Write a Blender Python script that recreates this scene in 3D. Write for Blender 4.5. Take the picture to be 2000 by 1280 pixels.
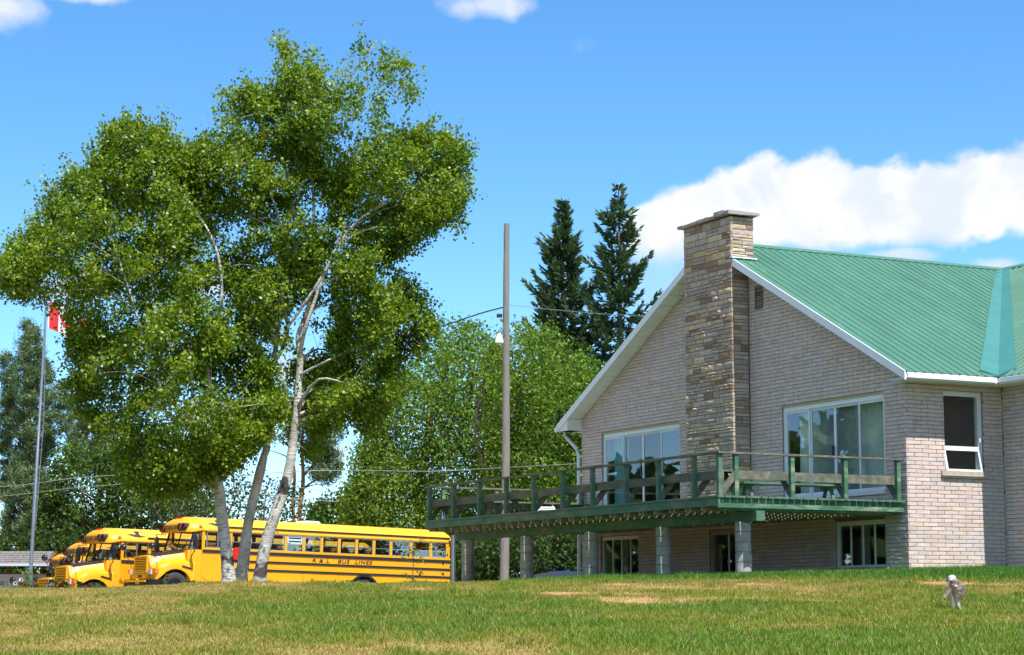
import bpy, bmesh, math, random
import numpy as np
from mathutils import Vector, Matrix

for _o in list(bpy.data.objects):
    bpy.data.objects.remove(_o)
SC = bpy.context.scene
COL = SC.collection
R = math.radians

# ------------------------------------------------------------------ camera
FPX, CX, CY, HZ = 4100.0, 1000.0, 640.0, 1190.0      # focal length and horizon, in photograph pixels
PITCH = math.atan((HZ - CY) / FPX)
EYE = 1.6
cam = bpy.data.cameras.new('camera')
cam_o = bpy.data.objects.new('camera', cam)
COL.objects.link(cam_o)
cam.sensor_fit = 'HORIZONTAL'
cam.sensor_width = 36.0
cam.lens = FPX / 2000.0 * 36.0
cam.clip_start = 0.5
cam.clip_end = 6000.0
cam_o.location = (0, 0, EYE)
cam_o.rotation_euler = (math.pi / 2 + PITCH, 0, 0)
SC.camera = cam_o

# ------------------------------------------------------------------ light
TH = R(27.5)                                          # the house is turned by this angle
U = np.array([-math.sin(TH), math.cos(TH)])           # along the gable wall, away from the near corner
V = np.array([math.cos(TH), math.sin(TH)])            # along the side wall
SUN_EL = R(62.0)
DELTA = R(1.2)
_h = -U * math.cos(DELTA) - V * math.sin(DELTA)
SUN = Vector((_h[0] * math.cos(SUN_EL), _h[1] * math.cos(SUN_EL), math.sin(SUN_EL)))
sun = bpy.data.lights.new('sun', 'SUN')
sun.energy = 4.3
sun.angle = R(0.53)
sun.color = (1.0, 0.975, 0.925)
sun_o = bpy.data.objects.new('sun', sun)
COL.objects.link(sun_o)
sun_o.location = (20, -30, 60)
sun_o.rotation_euler = SUN.to_track_quat('Z', 'Y').to_euler()

world = bpy.data.worlds.new('World')
SC.world = world
world.use_nodes = True
WN = world.node_tree
WN.nodes.clear()


def wn(kind, **kw):
    n = WN.nodes.new(kind)
    for k, v in kw.items():
        setattr(n, k, v)
    return n


def wmath(op, a, b=None, c=None, clamp=False):
    n = WN.nodes.new('ShaderNodeMath')
    n.operation = op
    n.use_clamp = clamp
    for i, s in enumerate((a, b, c)):
        if s is None:
            continue
        if isinstance(s, (int, float)):
            n.inputs[i].default_value = s
        else:
            WN.links.new(s, n.inputs[i])
    return n.outputs[0]


def wsmooth(x, lo, hi):
    n = WN.nodes.new('ShaderNodeMapRange')
    n.interpolation_type = 'SMOOTHSTEP'
    n.inputs[1].default_value = lo
    n.inputs[2].default_value = hi
    WN.links.new(x, n.inputs[0])
    return n.outputs[0]


sky = wn('ShaderNodeTexSky', sky_type='NISHITA')
sky.sun_disc = False
sky.sun_elevation = SUN_EL
sky.sun_rotation = math.atan2(SUN.x, SUN.y)
sky.altitude = 300
sky.air_density = 0.65
sky.dust_density = 0.0
sky.ozone_density = 3.0
hs = wn('ShaderNodeHueSaturation')
hs.inputs['Hue'].default_value = 0.497
hs.inputs['Saturation'].default_value = 1.22
hs.inputs['Value'].default_value = 1.0
WN.links.new(sky.outputs[0], hs.inputs['Color'])
# cumulus clouds laid out on the sky dome by azimuth and elevation (degrees)
tc = wn('ShaderNodeTexCoord')
sep = wn('ShaderNodeSeparateXYZ')
WN.links.new(tc.outputs['Generated'], sep.inputs[0])
az = wmath('MULTIPLY', wmath('ARCTAN2', sep.outputs[0], sep.outputs[1]), 180 / math.pi)
el = wmath('MULTIPLY', wmath('ARCSINE', sep.outputs[2]), 180 / math.pi)
comb = wn('ShaderNodeCombineXYZ')
WN.links.new(az, comb.inputs[0])
WN.links.new(el, comb.inputs[1])


def wnoise(scale, detail, rough, off=0.0, dist=0.0):
    m = wn('ShaderNodeMapping')
    m.inputs['Location'].default_value = (off, off * 0.7, off * 0.3)
    WN.links.new(comb.outputs[0], m.inputs['Vector'])
    n = wn('ShaderNodeTexNoise')
    n.inputs['Scale'].default_value = scale
    n.inputs['Detail'].default_value = detail
    n.inputs['Roughness'].default_value = rough
    n.inputs['Distortion'].default_value = dist
    WN.links.new(m.outputs[0], n.inputs['Vector'])
    return n.outputs['Fac']


n_big = wnoise(0.9, 6, 0.50, 3.0, 0.2)
n_soft = wnoise(0.35, 4, 0.5, 11.0)
n_far = wnoise(0.05, 5, 0.5, 31.0)


def dome(px, py):
    x = (px - CX) / FPX
    y = -(py - CY) / FPX
    d = Vector((x, math.cos(PITCH) - y * math.sin(PITCH), math.sin(PITCH) + y * math.cos(PITCH))).normalized()
    return math.degrees(math.atan2(d.x, d.y)), math.degrees(math.asin(d.z))


def blob(px, py, rx, ry):
    a, e = dome(px, py)
    k = 180 / math.pi / FPX
    dx = wmath('DIVIDE', wmath('SUBTRACT', az, a), rx * k)
    dy = wmath('DIVIDE', wmath('SUBTRACT', el, e), ry * k)
    r2 = wmath('ADD', wmath('MULTIPLY', dx, dx), wmath('MULTIPLY', dy, dy))
    return wmath('SUBTRACT', 1.0, wmath('SQRT', r2))


def union(bl):
    acc = None
    for b in bl:
        f = blob(*b)
        acc = f if acc is None else wmath('MAXIMUM', acc, f)
    return acc


big = union([(1285, 470, 75, 90), (1330, 560, 110, 110), (1400, 440, 150, 105), (1500, 400, 150, 105), (1590, 392, 160, 98), (1720, 398, 170, 96),
             (1850, 396, 170, 92), (1960, 358, 140, 82), (2080, 380, 160, 120), (2220, 400, 160, 110)])
edge = wmath('MULTIPLY', wmath('SUBTRACT', n_big, 0.5), 0.95)
bigd = wmath('ADD', big, edge)
big_m = wsmooth(bigd, 0.0, 0.30)
# the base of the big cloud thins out towards its lower edge
_, e_lo = dome(1700, 520)
_, e_hi = dome(1700, 450)
base = wsmooth(wmath('ADD', el, wmath('MULTIPLY', wmath('SUBTRACT', n_soft, 0.5), 2.2)), e_lo, e_hi)
base2 = wmath('ADD', wmath('MULTIPLY', base, 0.75), 0.25)
big_m = wmath('MULTIPLY', big_m, base2)
small = union([(960, 8, 110, 42), (25, 20, 75, 70), (150, -12, 110, 24), (1950, 520, 60, 26), (1760, 500, 95, 22), (800, 450, 40, 40), (590, 720, 150, 40),
               (420, 560, 120, 40), (150, 560, 120, 40), (650, 890, 50, 30)])
small_m = wmath('MULTIPLY', wsmooth(wmath('ADD', small, wmath('MULTIPLY', wmath('SUBTRACT', n_big, 0.5), 1.3)), 0.05, 0.75), 0.8)
wisp = union([(1125, 80, 150, 90)])
wisp_m = wmath('MULTIPLY', wsmooth(wmath('ADD', wisp, wmath('MULTIPLY', wmath('SUBTRACT', n_big, 0.5), 2.4)), 1.0, 2.0), 0.30)
# the same scattered cumulus goes on round the rest of the sky
away = wsmooth(wmath('ABSOLUTE', az), 19.0, 30.0)
low = wmath('MULTIPLY', wsmooth(el, 2.0, 8.0), away)
far_m = wmath('MULTIPLY', wsmooth(wmath('ADD', n_far, wmath('MULTIPLY', n_big, 0.12)), 0.53, 0.66), low)
mask = wmath('MAXIMUM', wmath('MAXIMUM', big_m, small_m), wmath('MAXIMUM', wisp_m, far_m), clamp=True)
# denser middle of the cloud is faintly bluish grey, the billows are white
puff = wnoise(0.55, 5, 0.55, 17.0, 0.3)
shade = wmath('MULTIPLY', wmath('ADD', wmath('MULTIPLY', wsmooth(puff, 0.36, 0.60), 0.55), 0.45), wmath('ADD', wmath('MULTIPLY', base, 0.65), 0.35), clamp=True)
CLOUD_W = 5.9
ccol = wn('ShaderNodeMix', data_type='RGBA')
ccol.inputs[6].default_value = (0.62 * CLOUD_W, 0.76 * CLOUD_W, 0.95 * CLOUD_W, 1)
ccol.inputs[7].default_value = (1.0 * CLOUD_W, 1.0 * CLOUD_W, 1.0 * CLOUD_W, 1)
WN.links.new(shade, ccol.inputs[0])
cmix = wn('ShaderNodeMix', data_type='RGBA')
WN.links.new(mask, cmix.inputs[0])
tint = wn('ShaderNodeMix', data_type='RGBA', blend_type='MULTIPLY')
tint.inputs[0].default_value = 1.0
tint.inputs[7].default_value = (1.50, 1.50, 1.45, 1)
WN.links.new(hs.outputs[0], tint.inputs[6])
WN.links.new(tint.outputs[2], cmix.inputs[6])
WN.links.new(ccol.outputs[2], cmix.inputs[7])
bg = wn('ShaderNodeBackground')
bg.inputs['Strength'].default_value = 0.095
world.cycles.sampling_method = 'MANUAL'
world.cycles.sample_map_resolution = 512
WN.links.new(cmix.outputs[2], bg.inputs['Color'])
wo = wn('ShaderNodeOutputWorld')
WN.links.new(bg.outputs[0], wo.inputs['Surface'])

SC.view_settings.view_transform = 'Standard'
SC.view_settings.look = 'None'
SC.view_settings.exposure = 0.9
SC.view_settings.gamma = 1.0
SC.view_settings.use_curve_mapping = False
SC.render.engine = 'CYCLES'
SC.cycles.use_denoising = True
SC.cycles.max_bounces = 8
SC.cycles.transparent_max_bounces = 16
SC.cycles.caustics_reflective = False
SC.cycles.caustics_refractive = False
SC.cycles.sample_clamp_indirect = 6.0

# ------------------------------------------------------------------ helpers
random.seed(7)
rng = np.random.default_rng(7)


def ray(x, y):
    a = (x - CX) / FPX
    b = -(y - CY) / FPX
    return np.array([a, math.cos(PITCH) - b * math.sin(PITCH), math.sin(PITCH) + b * math.cos(PITCH)])


def at(x, y, Y):
    """real-world point seen at photograph position x, y, at distance Y"""
    r = ray(x, y)
    return r * (Y / r[1]) + np.array([0, 0, EYE])


def at_many(xy, Y):
    a = (xy[:, 0] - CX) / FPX
    b = -(xy[:, 1] - CY) / FPX
    d = np.stack([a, math.cos(PITCH) - b * math.sin(PITCH), math.sin(PITCH) + b * math.cos(PITCH)], 1)
    return d * (np.asarray(Y) / d[:, 1])[:, None] + np.array([0, 0, EYE])


def mpp(Y):
    """metres per photograph pixel at distance Y"""
    return Y / 4137.0


def vnoise(x, y, seed=0):
    x = np.asarray(x, float)
    y = np.asarray(y, float)
    xi = np.floor(x).astype(np.int64)
    yi = np.floor(y).astype(np.int64)
    fx = x - xi
    fy = y - yi
    fx = fx * fx * (3 - 2 * fx)
    fy = fy * fy * (3 - 2 * fy)

    def hsh(a, b):
        h = (a * 374761393 + b * 668265263 + seed * 362437) & 0xffffffff
        h = ((h ^ (h >> 13)) * 1274126177) & 0xffffffff
        return ((h ^ (h >> 16)) & 0xffff) / 65535.0
    return (hsh(xi, yi) * (1 - fx) + hsh(xi + 1, yi) * fx) * (1 - fy) + (hsh(xi, yi + 1) * (1 - fx) + hsh(xi + 1, yi + 1) * fx) * fy


def fbm(x, y, seed=0, oct=4):
    s = 0
    a = 0.5
    for i in range(oct):
        s = s + a * vnoise(x * 2 ** i, y * 2 ** i, seed + i * 17)
        a *= 0.5
    return s / (1 - 0.5 ** oct)


class MB:
    """collects faces of one mesh"""

    def __init__(s):
        s.v = []
        s.f = []
        s.c = []

    def add(s, verts, faces, col=None):
        b = len(s.v)
        s.v += [tuple(map(float, p)) for p in verts]
        s.f += [tuple(b + i for i in f) for f in faces]
        if col is not None:
            s.c += [col] * len(verts)
        return s

    def box(s, x0, x1, y0, y1, z0, z1, col=None):
        v = [(x0, y0, z0), (x1, y0, z0), (x1, y1, z0), (x0, y1, z0), (x0, y0, z1), (x1, y0, z1), (x1, y1, z1), (x0, y1, z1)]
        return s.add(v, [(0, 3, 2, 1), (4, 5, 6, 7), (0, 1, 5, 4), (1, 2, 6, 5), (2, 3, 7, 6), (3, 0, 4, 7)], col)

    def bar(s, p, q, w, h, up=(0, 0, 1), col=None):
        p = Vector(p)
        q = Vector(q)
        d = (q - p).normalized()
        a = d.cross(Vector(up))
        if a.length < 1e-4:
            a = d.cross(Vector((1, 0, 0)))
        a.normalize()
        b = a.cross(d).normalized()
        v = []
        for e in (p, q):
            for i, j in ((-1, -1), (1, -1), (1, 1), (-1, 1)):
                v.append(e + a * (i * w / 2) + b * (j * h / 2))
        return s.add(v, [(0, 1, 2, 3), (7, 6, 5, 4), (0, 4, 5, 1), (1, 5, 6, 2), (2, 6, 7, 3), (3, 7, 4, 0)], col)

    def tube(s, pts, rad, n=8, cap=True, col=None):
        pts = [Vector(p) for p in pts]
        if not hasattr(rad, '__len__'):
            rad = [rad] * len(pts)
        b = len(s.v)
        ref = Vector((0.3, 0.2, 1)).normalized()
        vs = []
        for i, p in enumerate(pts):
            d = (pts[min(i + 1, len(pts) - 1)] - pts[max(i - 1, 0)]).normalized()
            a = d.cross(ref)
            if a.length < 1e-3:
                a = d.cross(Vector((1, 0, 0)))
            a.normalize()
            c = d.cross(a)
            for k in range(n):
                t = 2 * math.pi * k / n
                vs.append(p + (a * math.cos(t) + c * math.sin(t)) * rad[i])
        fs = []
        for i in range(len(pts) - 1):
            for k in range(n):
                k2 = (k + 1) % n
                fs.append((i * n + k, i * n + k2, (i + 1) * n + k2, (i + 1) * n + k))
        if cap:
            fs.append(tuple(range(n - 1, -1, -1)))
            m = (len(pts) - 1) * n
            fs.append(tuple(m + k for k in range(n)))
        return s.add(vs, fs, col)

    def loft(s, rings, closed=True, cap=True, col=None):
        n = len(rings[0])
        vs = [p for r in rings for p in r]
        fs = []
        for i in range(len(rings) - 1):
            for k in range(n if closed else n - 1):
                k2 = (k + 1) % n
                fs.append((i * n + k, i * n + k2, (i + 1) * n + k2, (i + 1) * n + k))
        if cap:
            fs.append(tuple(range(n - 1, -1, -1)))
            m = (len(rings) - 1) * n
            fs.append(tuple(m + k for k in range(n)))
        return s.add(vs, fs, col)

    def prism(s, poly, d, col=None):
        """polygon (3-D points) pushed by the vector d"""
        n = len(poly)
        d = Vector(d)
        vs = [Vector(p) for p in poly] + [Vector(p) + d for p in poly]
        fs = [tuple(range(n)), tuple(range(2 * n - 1, n - 1, -1))] + [(i, i + n, (i + 1) % n + n, (i + 1) % n) for i in range(n)]
        return s.add(vs, fs, col)

    def build(s, name, mat, parent=None, loc=None, smooth=False, recalc=True):
        me = bpy.data.meshes.new(name)
        me.from_pydata(s.v, [], s.f)
        if recalc:
            bm = bmesh.new()
            bm.from_mesh(me)
            bmesh.ops.recalc_face_normals(bm, faces=bm.faces)
            bm.to_mesh(me)
            bm.free()
        if s.c and len(s.c) == len(s.v):
            a = me.color_attributes.new('Col', 'FLOAT_COLOR', 'POINT')
            a.data.foreach_set('color', np.array([(c[0], c[1], c[2], 1) for c in s.c], np.float32).ravel())
        return link(name, me, mat, parent, loc, smooth)


def link(name, me, mat, parent=None, loc=None, smooth=False):
    if mat is not None:
        me.materials.append(mat)
    if smooth:
        me.polygons.foreach_set('use_smooth', [True] * len(me.polygons))
        if smooth != 'all':
            me.set_sharp_from_angle(angle=R(38))
    o = bpy.data.objects.new(name, me)
    COL.objects.link(o)
    if parent is not None:
        o.parent = parent
    if loc is not None:
        o.location = loc
    return o


def np_mesh(name, verts, faces, cols=None):
    """fast mesh from numpy arrays; faces all of one size"""
    me = bpy.data.meshes.new(name)
    nv, nf, k = len(verts), len(faces), faces.shape[1]
    me.vertices.add(nv)
    me.vertices.foreach_set('co', np.ascontiguousarray(verts, np.float32).ravel())
    me.loops.add(nf * k)
    me.loops.foreach_set('vertex_index', np.ascontiguousarray(faces, np.int32).ravel())
    me.polygons.add(nf)
    me.polygons.foreach_set('loop_start', np.arange(0, nf * k, k, dtype=np.int32))
    me.update(calc_edges=True)
    if cols is not None:
        a = me.color_attributes.new('Col', 'FLOAT_COLOR', 'POINT')
        c = np.ones((nv, 4), np.float32)
        c[:, :3] = cols
        a.data.foreach_set('color', c.ravel())
    return me


def empty(name, loc=(0, 0, 0), rz=0.0):
    o = bpy.data.objects.new(name, None)
    COL.objects.link(o)
    o.location = loc
    o.rotation_euler = (0, 0, rz)
    return o


def tag(o, label=None, cat=None, group=None, kind=None):
    for k, v in (('label', label), ('category', cat), ('group', group), ('kind', kind)):
        if v:
            o[k] = v
    return o


def copy_tree(o, parent=None):
    c = o.copy()
    COL.objects.link(c)
    c.parent = parent
    for ch in list(o.children):
        copy_tree(ch, c)
    return c


def text_mesh(body, size, extrude=0.002, shear=0.0, spacing=1.0, word=1.0):
    cu = bpy.data.curves.new('lettering', 'FONT')
    cu.body = body
    cu.size = size
    cu.extrude = extrude
    cu.shear = shear
    cu.space_character = spacing
    cu.space_word = word
    cu.resolution_u = 3
    cu.offset = size * 0.012
    o = bpy.data.objects.new('lettering', cu)
    COL.objects.link(o)
    dg = bpy.context.evaluated_depsgraph_get()
    me = bpy.data.meshes.new_from_object(o.evaluated_get(dg))
    bpy.data.objects.remove(o)
    return me


# ------------------------------------------------------------------ materials
def new_mat(name):
    m = bpy.data.materials.new(name)
    m.use_nodes = True
    nt = m.node_tree
    nt.nodes.clear()
    out = nt.nodes.new('ShaderNodeOutputMaterial')
    return m, nt, out


def mat(name, col, rough=0.6, metal=0.0, spec=0.5, var=0.0, vscale=3.0, bump=0.0, bscale=40.0, attr=False, col2=None, c2lo=0.5, c2hi=0.6, c2scale=4.0,
        stretch=(1, 1, 1), coat=0.0, emit=None):
    """plain surface: colour (or the Col attribute), large-scale variation, patches of a second colour, fine relief"""
    m, nt, out = new_mat(name)
    b = nt.nodes.new('ShaderNodeBsdfPrincipled')
    nt.links.new(b.outputs[0], out.inputs[0])
    b.inputs['Roughness'].default_value = rough
    b.inputs['Metallic'].default_value = metal
    b.inputs['Specular IOR Level'].default_value = spec
    if coat:
        b.inputs['Coat Weight'].default_value = coat
        b.inputs['Coat Roughness'].default_value = 0.08
    tcn = nt.nodes.new('ShaderNodeTexCoord')
    mp = nt.nodes.new('ShaderNodeMapping')
    mp.inputs['Scale'].default_value = stretch
    nt.links.new(tcn.outputs['Object'], mp.inputs['Vector'])

    def noise(scale, detail=5, rg=0.6):
        n = nt.nodes.new('ShaderNodeTexNoise')
        n.inputs['Scale'].default_value = scale
        n.inputs['Detail'].default_value = detail
        n.inputs['Roughness'].default_value = rg
        nt.links.new(mp.outputs[0], n.inputs['Vector'])
        return n.outputs['Fac']
    if attr:
        a = nt.nodes.new('ShaderNodeAttribute')
        a.attribute_name = 'Col'
        c = a.outputs['Color']
    else:
        rgb = nt.nodes.new('ShaderNodeRGB')
        rgb.outputs[0].default_value = (*col, 1)
        c = rgb.outputs[0]
    if col2:
        mr = nt.nodes.new('ShaderNodeMapRange')
        mr.inputs[1].default_value = c2lo
        mr.inputs[2].default_value = c2hi
        nt.links.new(noise(c2scale, 7, 0.65), mr.inputs[0])
        mx = nt.nodes.new('ShaderNodeMix')
        mx.data_type = 'RGBA'
        nt.links.new(mr.outputs[0], mx.inputs[0])
        nt.links.new(c, mx.inputs[6])
        mx.inputs[7].default_value = (*col2, 1)
        c = mx.outputs[2]
    if var:
        mr = nt.nodes.new('ShaderNodeMapRange')
        mr.inputs[1].default_value = 0.25
        mr.inputs[2].default_value = 0.75
        mr.inputs[3].default_value = 1 - var
        mr.inputs[4].default_value = 1 + var
        nt.links.new(noise(vscale), mr.inputs[0])
        mx = nt.nodes.new('ShaderNodeVectorMath')
        mx.operation = 'SCALE'
        nt.links.new(c, mx.inputs[0])
        nt.links.new(mr.outputs[0], mx.inputs['Scale'])
        c = mx.outputs[0]
    nt.links.new(c, b.inputs['Base Color'])
    if bump:
        bp = nt.nodes.new('ShaderNodeBump')
        bp.inputs['Strength'].default_value = 1.0
        bp.inputs['Distance'].default_value = bump
        nt.links.new(noise(bscale, 6, 0.6), bp.inputs['Height'])
        nt.links.new(bp.outputs[0], b.inputs['Normal'])
    if emit:
        b.inputs['Emission Color'].default_value = (*emit, 1)
        b.inputs['Emission Strength'].default_value = 1
    return m


def glass(name, tint=(0.96, 0.985, 0.98), ior=1.5, base=0.0, through=0.98):
    m, nt, out = new_mat(name)
    tr = nt.nodes.new('ShaderNodeBsdfTransparent')
    tr.inputs[0].default_value = (tint[0] * through, tint[1] * through, tint[2] * through, 1)
    gl = nt.nodes.new('ShaderNodeBsdfGlossy')
    gl.inputs['Roughness'].default_value = 0.015
    gl.inputs[0].default_value = (1, 1, 1, 1)
    # Schlick reflectance, the same on both faces of the thin pane
    lw = nt.nodes.new('ShaderNodeLayerWeight')
    lw.inputs[0].default_value = 0.5
    pw = nt.nodes.new('ShaderNodeMath')
    pw.operation = 'POWER'
    pw.inputs[1].default_value = 5.0
    nt.links.new(lw.outputs['Facing'], pw.inputs[0])
    ad = nt.nodes.new('ShaderNodeMath')
    ad.operation = 'MULTIPLY_ADD'
    ad.inputs[1].default_value = 0.94
    ad.inputs[2].default_value = 0.085 + base
    ad.use_clamp = True
    nt.links.new(pw.outputs[0], ad.inputs[0])
    mx = nt.nodes.new('ShaderNodeMixShader')
    nt.links.new(ad.outputs[0], mx.inputs[0])
    nt.links.new(tr.outputs[0], mx.inputs[1])
    nt.links.new(gl.outputs[0], mx.inputs[2])
    nt.links.new(mx.outputs[0], out.inputs[0])
    return m


def leaf_mat(name, trans=0.42, gloss=0.10, boost=(1.0, 1.0, 1.0), rough=0.45):
    m, nt, out = new_mat(name)
    a = nt.nodes.new('ShaderNodeAttribute')
    a.attribute_name = 'Col'
    d = nt.nodes.new('ShaderNodeBsdfDiffuse')
    t = nt.nodes.new('ShaderNodeBsdfTranslucent')
    g = nt.nodes.new('ShaderNodeBsdfGlossy')
    g.inputs['Roughness'].default_value = rough
    g.inputs[0].default_value = (0.75, 0.85, 0.8, 1)
    mc = nt.nodes.new('ShaderNodeMix')
    mc.data_type = 'RGBA'
    mc.blend_type = 'MULTIPLY'
    mc.inputs[0].default_value = 1.0
    mc.inputs[7].default_value = (1.6 * boost[0], 1.55 * boost[1], 0.6 * boost[2], 1)
    nt.links.new(a.outputs['Color'], mc.inputs[6])
    nt.links.new(a.outputs['Color'], d.inputs[0])
    nt.links.new(mc.outputs[2], t.inputs[0])
    m1 = nt.nodes.new('ShaderNodeMixShader')
    m1.inputs[0].default_value = trans
    nt.links.new(d.outputs[0], m1.inputs[1])
    nt.links.new(t.outputs[0], m1.inputs[2])
    m2 = nt.nodes.new('ShaderNodeMixShader')
    m2.inputs[0].default_value = gloss
    nt.links.new(m1.outputs[0], m2.inputs[1])
    nt.links.new(g.outputs[0], m2.inputs[2])
    nt.links.new(m2.outputs[0], out.inputs[0])
    return m


M = {}
M['brick'] = mat('painted_brick', (1, 1, 1), 0.85, attr=True, var=0.12, vscale=5, col2=(0.34, 0.27, 0.245), c2lo=0.60, c2hi=0.80, c2scale=1.6, bump=0.006, bscale=55, spec=0.25)
M['mortar'] = mat('mortar', (0.22, 0.18, 0.165), 0.95, var=0.2, vscale=12, bump=0.004, bscale=80)
M['stone'] = mat('ashlar_stone', (1, 1, 1), 0.88, attr=True, var=0.22, vscale=14, bump=0.007, bscale=45, spec=0.25)
M['concrete'] = mat('concrete', (0.40, 0.38, 0.35), 0.92, var=0.25, vscale=5, bump=0.004, bscale=50, col2=(0.24, 0.22, 0.2), c2lo=0.52, c2hi=0.68, c2scale=3)
M['white'] = mat('white_aluminium', (0.74, 0.76, 0.80), 0.45, var=0.05, vscale=2)
M['soffit'] = mat('soffit_white', (0.78, 0.77, 0.73), 0.6, var=0.05, vscale=2)
M['tan'] = mat('tan_trim', (0.45, 0.33, 0.17), 0.7, var=0.15, vscale=8)
M['roof'] = mat('green_roof_metal', (0.066, 0.172, 0.118), 0.42, spec=0.35, var=0.16, vscale=1.2, col2=(0.125, 0.26, 0.17), c2lo=0.60, c2hi=0.74, c2scale=2.2, stretch=(2.2, 0.5, 0.5))
M['flash'] = mat('teal_flashing', (0.045, 0.185, 0.165), 0.5, var=0.10, vscale=2)
M['deck'] = mat('deck_green_paint', (0.062, 0.158, 0.102), 0.8, var=0.3, vscale=6, bump=0.004, bscale=30, col2=(0.19, 0.18, 0.15), c2lo=0.46, c2hi=0.70, c2scale=5, stretch=(1, 0.35, 1))
M['deck2'] = mat('deck_weathered', (0.100, 0.115, 0.085), 0.88, var=0.35, vscale=7, bump=0.005, bscale=30, col2=(0.20, 0.17, 0.13), c2lo=0.46, c2hi=0.62, c2scale=5, stretch=(1, 0.3, 1))
M['deckx'] = mat('deck_green_paint_cross', (0.050, 0.145, 0.082), 0.8, var=0.3, vscale=6, bump=0.004, bscale=30, col2=(0.22, 0.25, 0.16), c2lo=0.50, c2hi=0.70, c2scale=6, stretch=(0.35, 1, 1))
M['rawwood'] = mat('bare_joist_timber', (0.36, 0.31, 0.24), 0.9, var=0.2, vscale=6)
M['glass'] = glass('window_glass')
M['screen'] = glass('screened_glass', (0.80, 0.81, 0.84), base=0.0)
M['busglass'] = glass('bus_glass', (0.86, 0.90, 0.91), base=0.02, through=0.96)
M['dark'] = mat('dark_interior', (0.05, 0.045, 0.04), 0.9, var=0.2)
M['plaster'] = mat('interior_plaster', (0.32, 0.29, 0.25), 0.9, var=0.1)
M['blind'] = mat('pale_vertical_blinds', (0.60, 0.66, 0.58), 0.8, var=0.05)
M['teal'] = mat('teal_curtain', (0.13, 0.42, 0.47), 0.8, var=0.1)
M['black'] = mat('matt_black', (0.015, 0.015, 0.018), 0.55)
M['gloss_black'] = mat('black_plastic', (0.012, 0.013, 0.016), 0.25, spec=0.6)

# ------------------------------------------------------------------ ground and lawn
CR_X = np.array([-60, -14, -8.7, -6.2, -4.4, -2.6, -0.5, 1.5, 3.2, 5.2, 7.0, 8.7, 14, 60])
CR_Z = np.array([1.87, 1.88, 1.905, 1.915, 2.045, 2.02, 2.03, 2.055, 2.06, 2.13, 2.185, 2.24, 2.32, 2.45])


def ground_z(x, y):
    x = np.asarray(x, float)
    y = np.asarray(y, float)
    slope = 0.058 * y
    zp = np.interp(x, CR_X, CR_Z)
    zp = zp + (vnoise(x * 0.55, y * 0.25, 5) - 0.5) * 0.035
    k = 0.035
    z = -k * np.logaddexp(-slope / k, -zp / k)
    # beyond the plateau the ground falls gently towards the car park and stays low beyond
    side = np.interp(x, [-16, -11, -4, 4], [1.0, 0.9, 1.3, 1.7])
    drop = np.interp(y, [46, 71, 84, 130, 600], [0, 0.16, 0.55, 1.0, 1.5]) * side
    nearhouse = np.clip((x - 4) / 3.0, 0, 1) * np.clip((75 - y) / 15, 0, 1)
    z = z - drop * (1 - nearhouse)
    z = z + (vnoise(x * 1.3, y * 1.3, 3) - 0.5) * 0.05 + (vnoise(x * 0.4, y * 0.4, 8) - 0.5) * 0.06 * np.clip((34 - y) / 10, 0, 1)
    return z


def lawn_mix(x, y):
    """0 = dry straw, 1 = lush green; and how bare the soil is"""
    # long streaks across the slope, as on the mown bank
    n = fbm(x * 0.30, y * 0.24, 21, 4) * 0.62 + fbm(x * 1.5, y * 1.2, 41, 3) * 0.38
    g = 0.545 + (n - 0.5) * 2.8
    g = g + 0.55 * np.exp(-((x + 0.8) / 2.6) ** 2 - ((y - 27) / 5.5) ** 2)
    g = g + 0.30 * np.exp(-((x - 3.0) / 3.6) ** 2 - ((y - 22) / 2.6) ** 2)
    g = g - 0.35 * np.clip((-2.2 - x) / 2.5, 0, 1) * np.clip((y - 24) / 5, 0, 1)
    g = g + 0.25 * np.clip((x - 2) / 3, 0, 1) * np.clip((24 - y) / 3, 0, 1)
    lush = np.clip((x - 1.0) / 2.0, 0, 1) * np.clip((y - (36.2 - 0.28 * np.clip(x - 3, 0, 9))) / 1.6, 0, 1)
    lush = np.maximum(lush, np.clip((x + 0.6) / 1.6, 0, 1) * np.clip((y - 36.4) / 1.2, 0, 1))
    dirt = np.clip((fbm(x * 0.55, y * 0.9, 63, 4) - 0.56) * 7, 0, 1) * np.clip((x + 2.5) / 1.5, 0, 1) * np.clip((y - 25.5) / 2.5, 0, 1) * (1 - lush)
    dirt = np.maximum(dirt, np.clip(1.25 - np.hypot((x + 1.5) / 0.35, (y - 32.6) / 0.9), 0, 1))
    dirt = np.maximum(dirt, 0.9 * np.clip(1.3 - np.hypot((x - 2.9) / 2.2, (y - 33.0) / 0.9), 0, 1) * (0.4 + 0.6 * fbm(x * 1.5, y * 1.5, 71, 3)))
    g = g - dirt * 0.5 - 0.25 * np.clip((x - 2.0) / 2, 0, 1) * np.clip((y - 26) / 3, 0, 1)
    g = np.clip(g + lush * 1.2, 0, 1)
    return g, lush, np.clip(dirt, 0, 1)


def grass_cols(g, lush, dirt, r):
    straw = np.array([0.385, 0.295, 0.105])
    mid = np.array([0.225, 0.245, 0.032])
    grn = np.array([0.130, 0.225, 0.022])
    lus = np.array([0.075, 0.200, 0.022])
    t = np.clip(g * 2, 0, 1)[:, None]
    t2 = np.clip(g * 2 - 1, 0, 1)[:, None]
    c = straw * (1 - t) + mid * t
    c = c * (1 - t2) + grn * t2
    c = c * (1 - lush[:, None]) + lus * lush[:, None]
    c = c * (0.55 + 0.9 * r[:, None])
    return c


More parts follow.
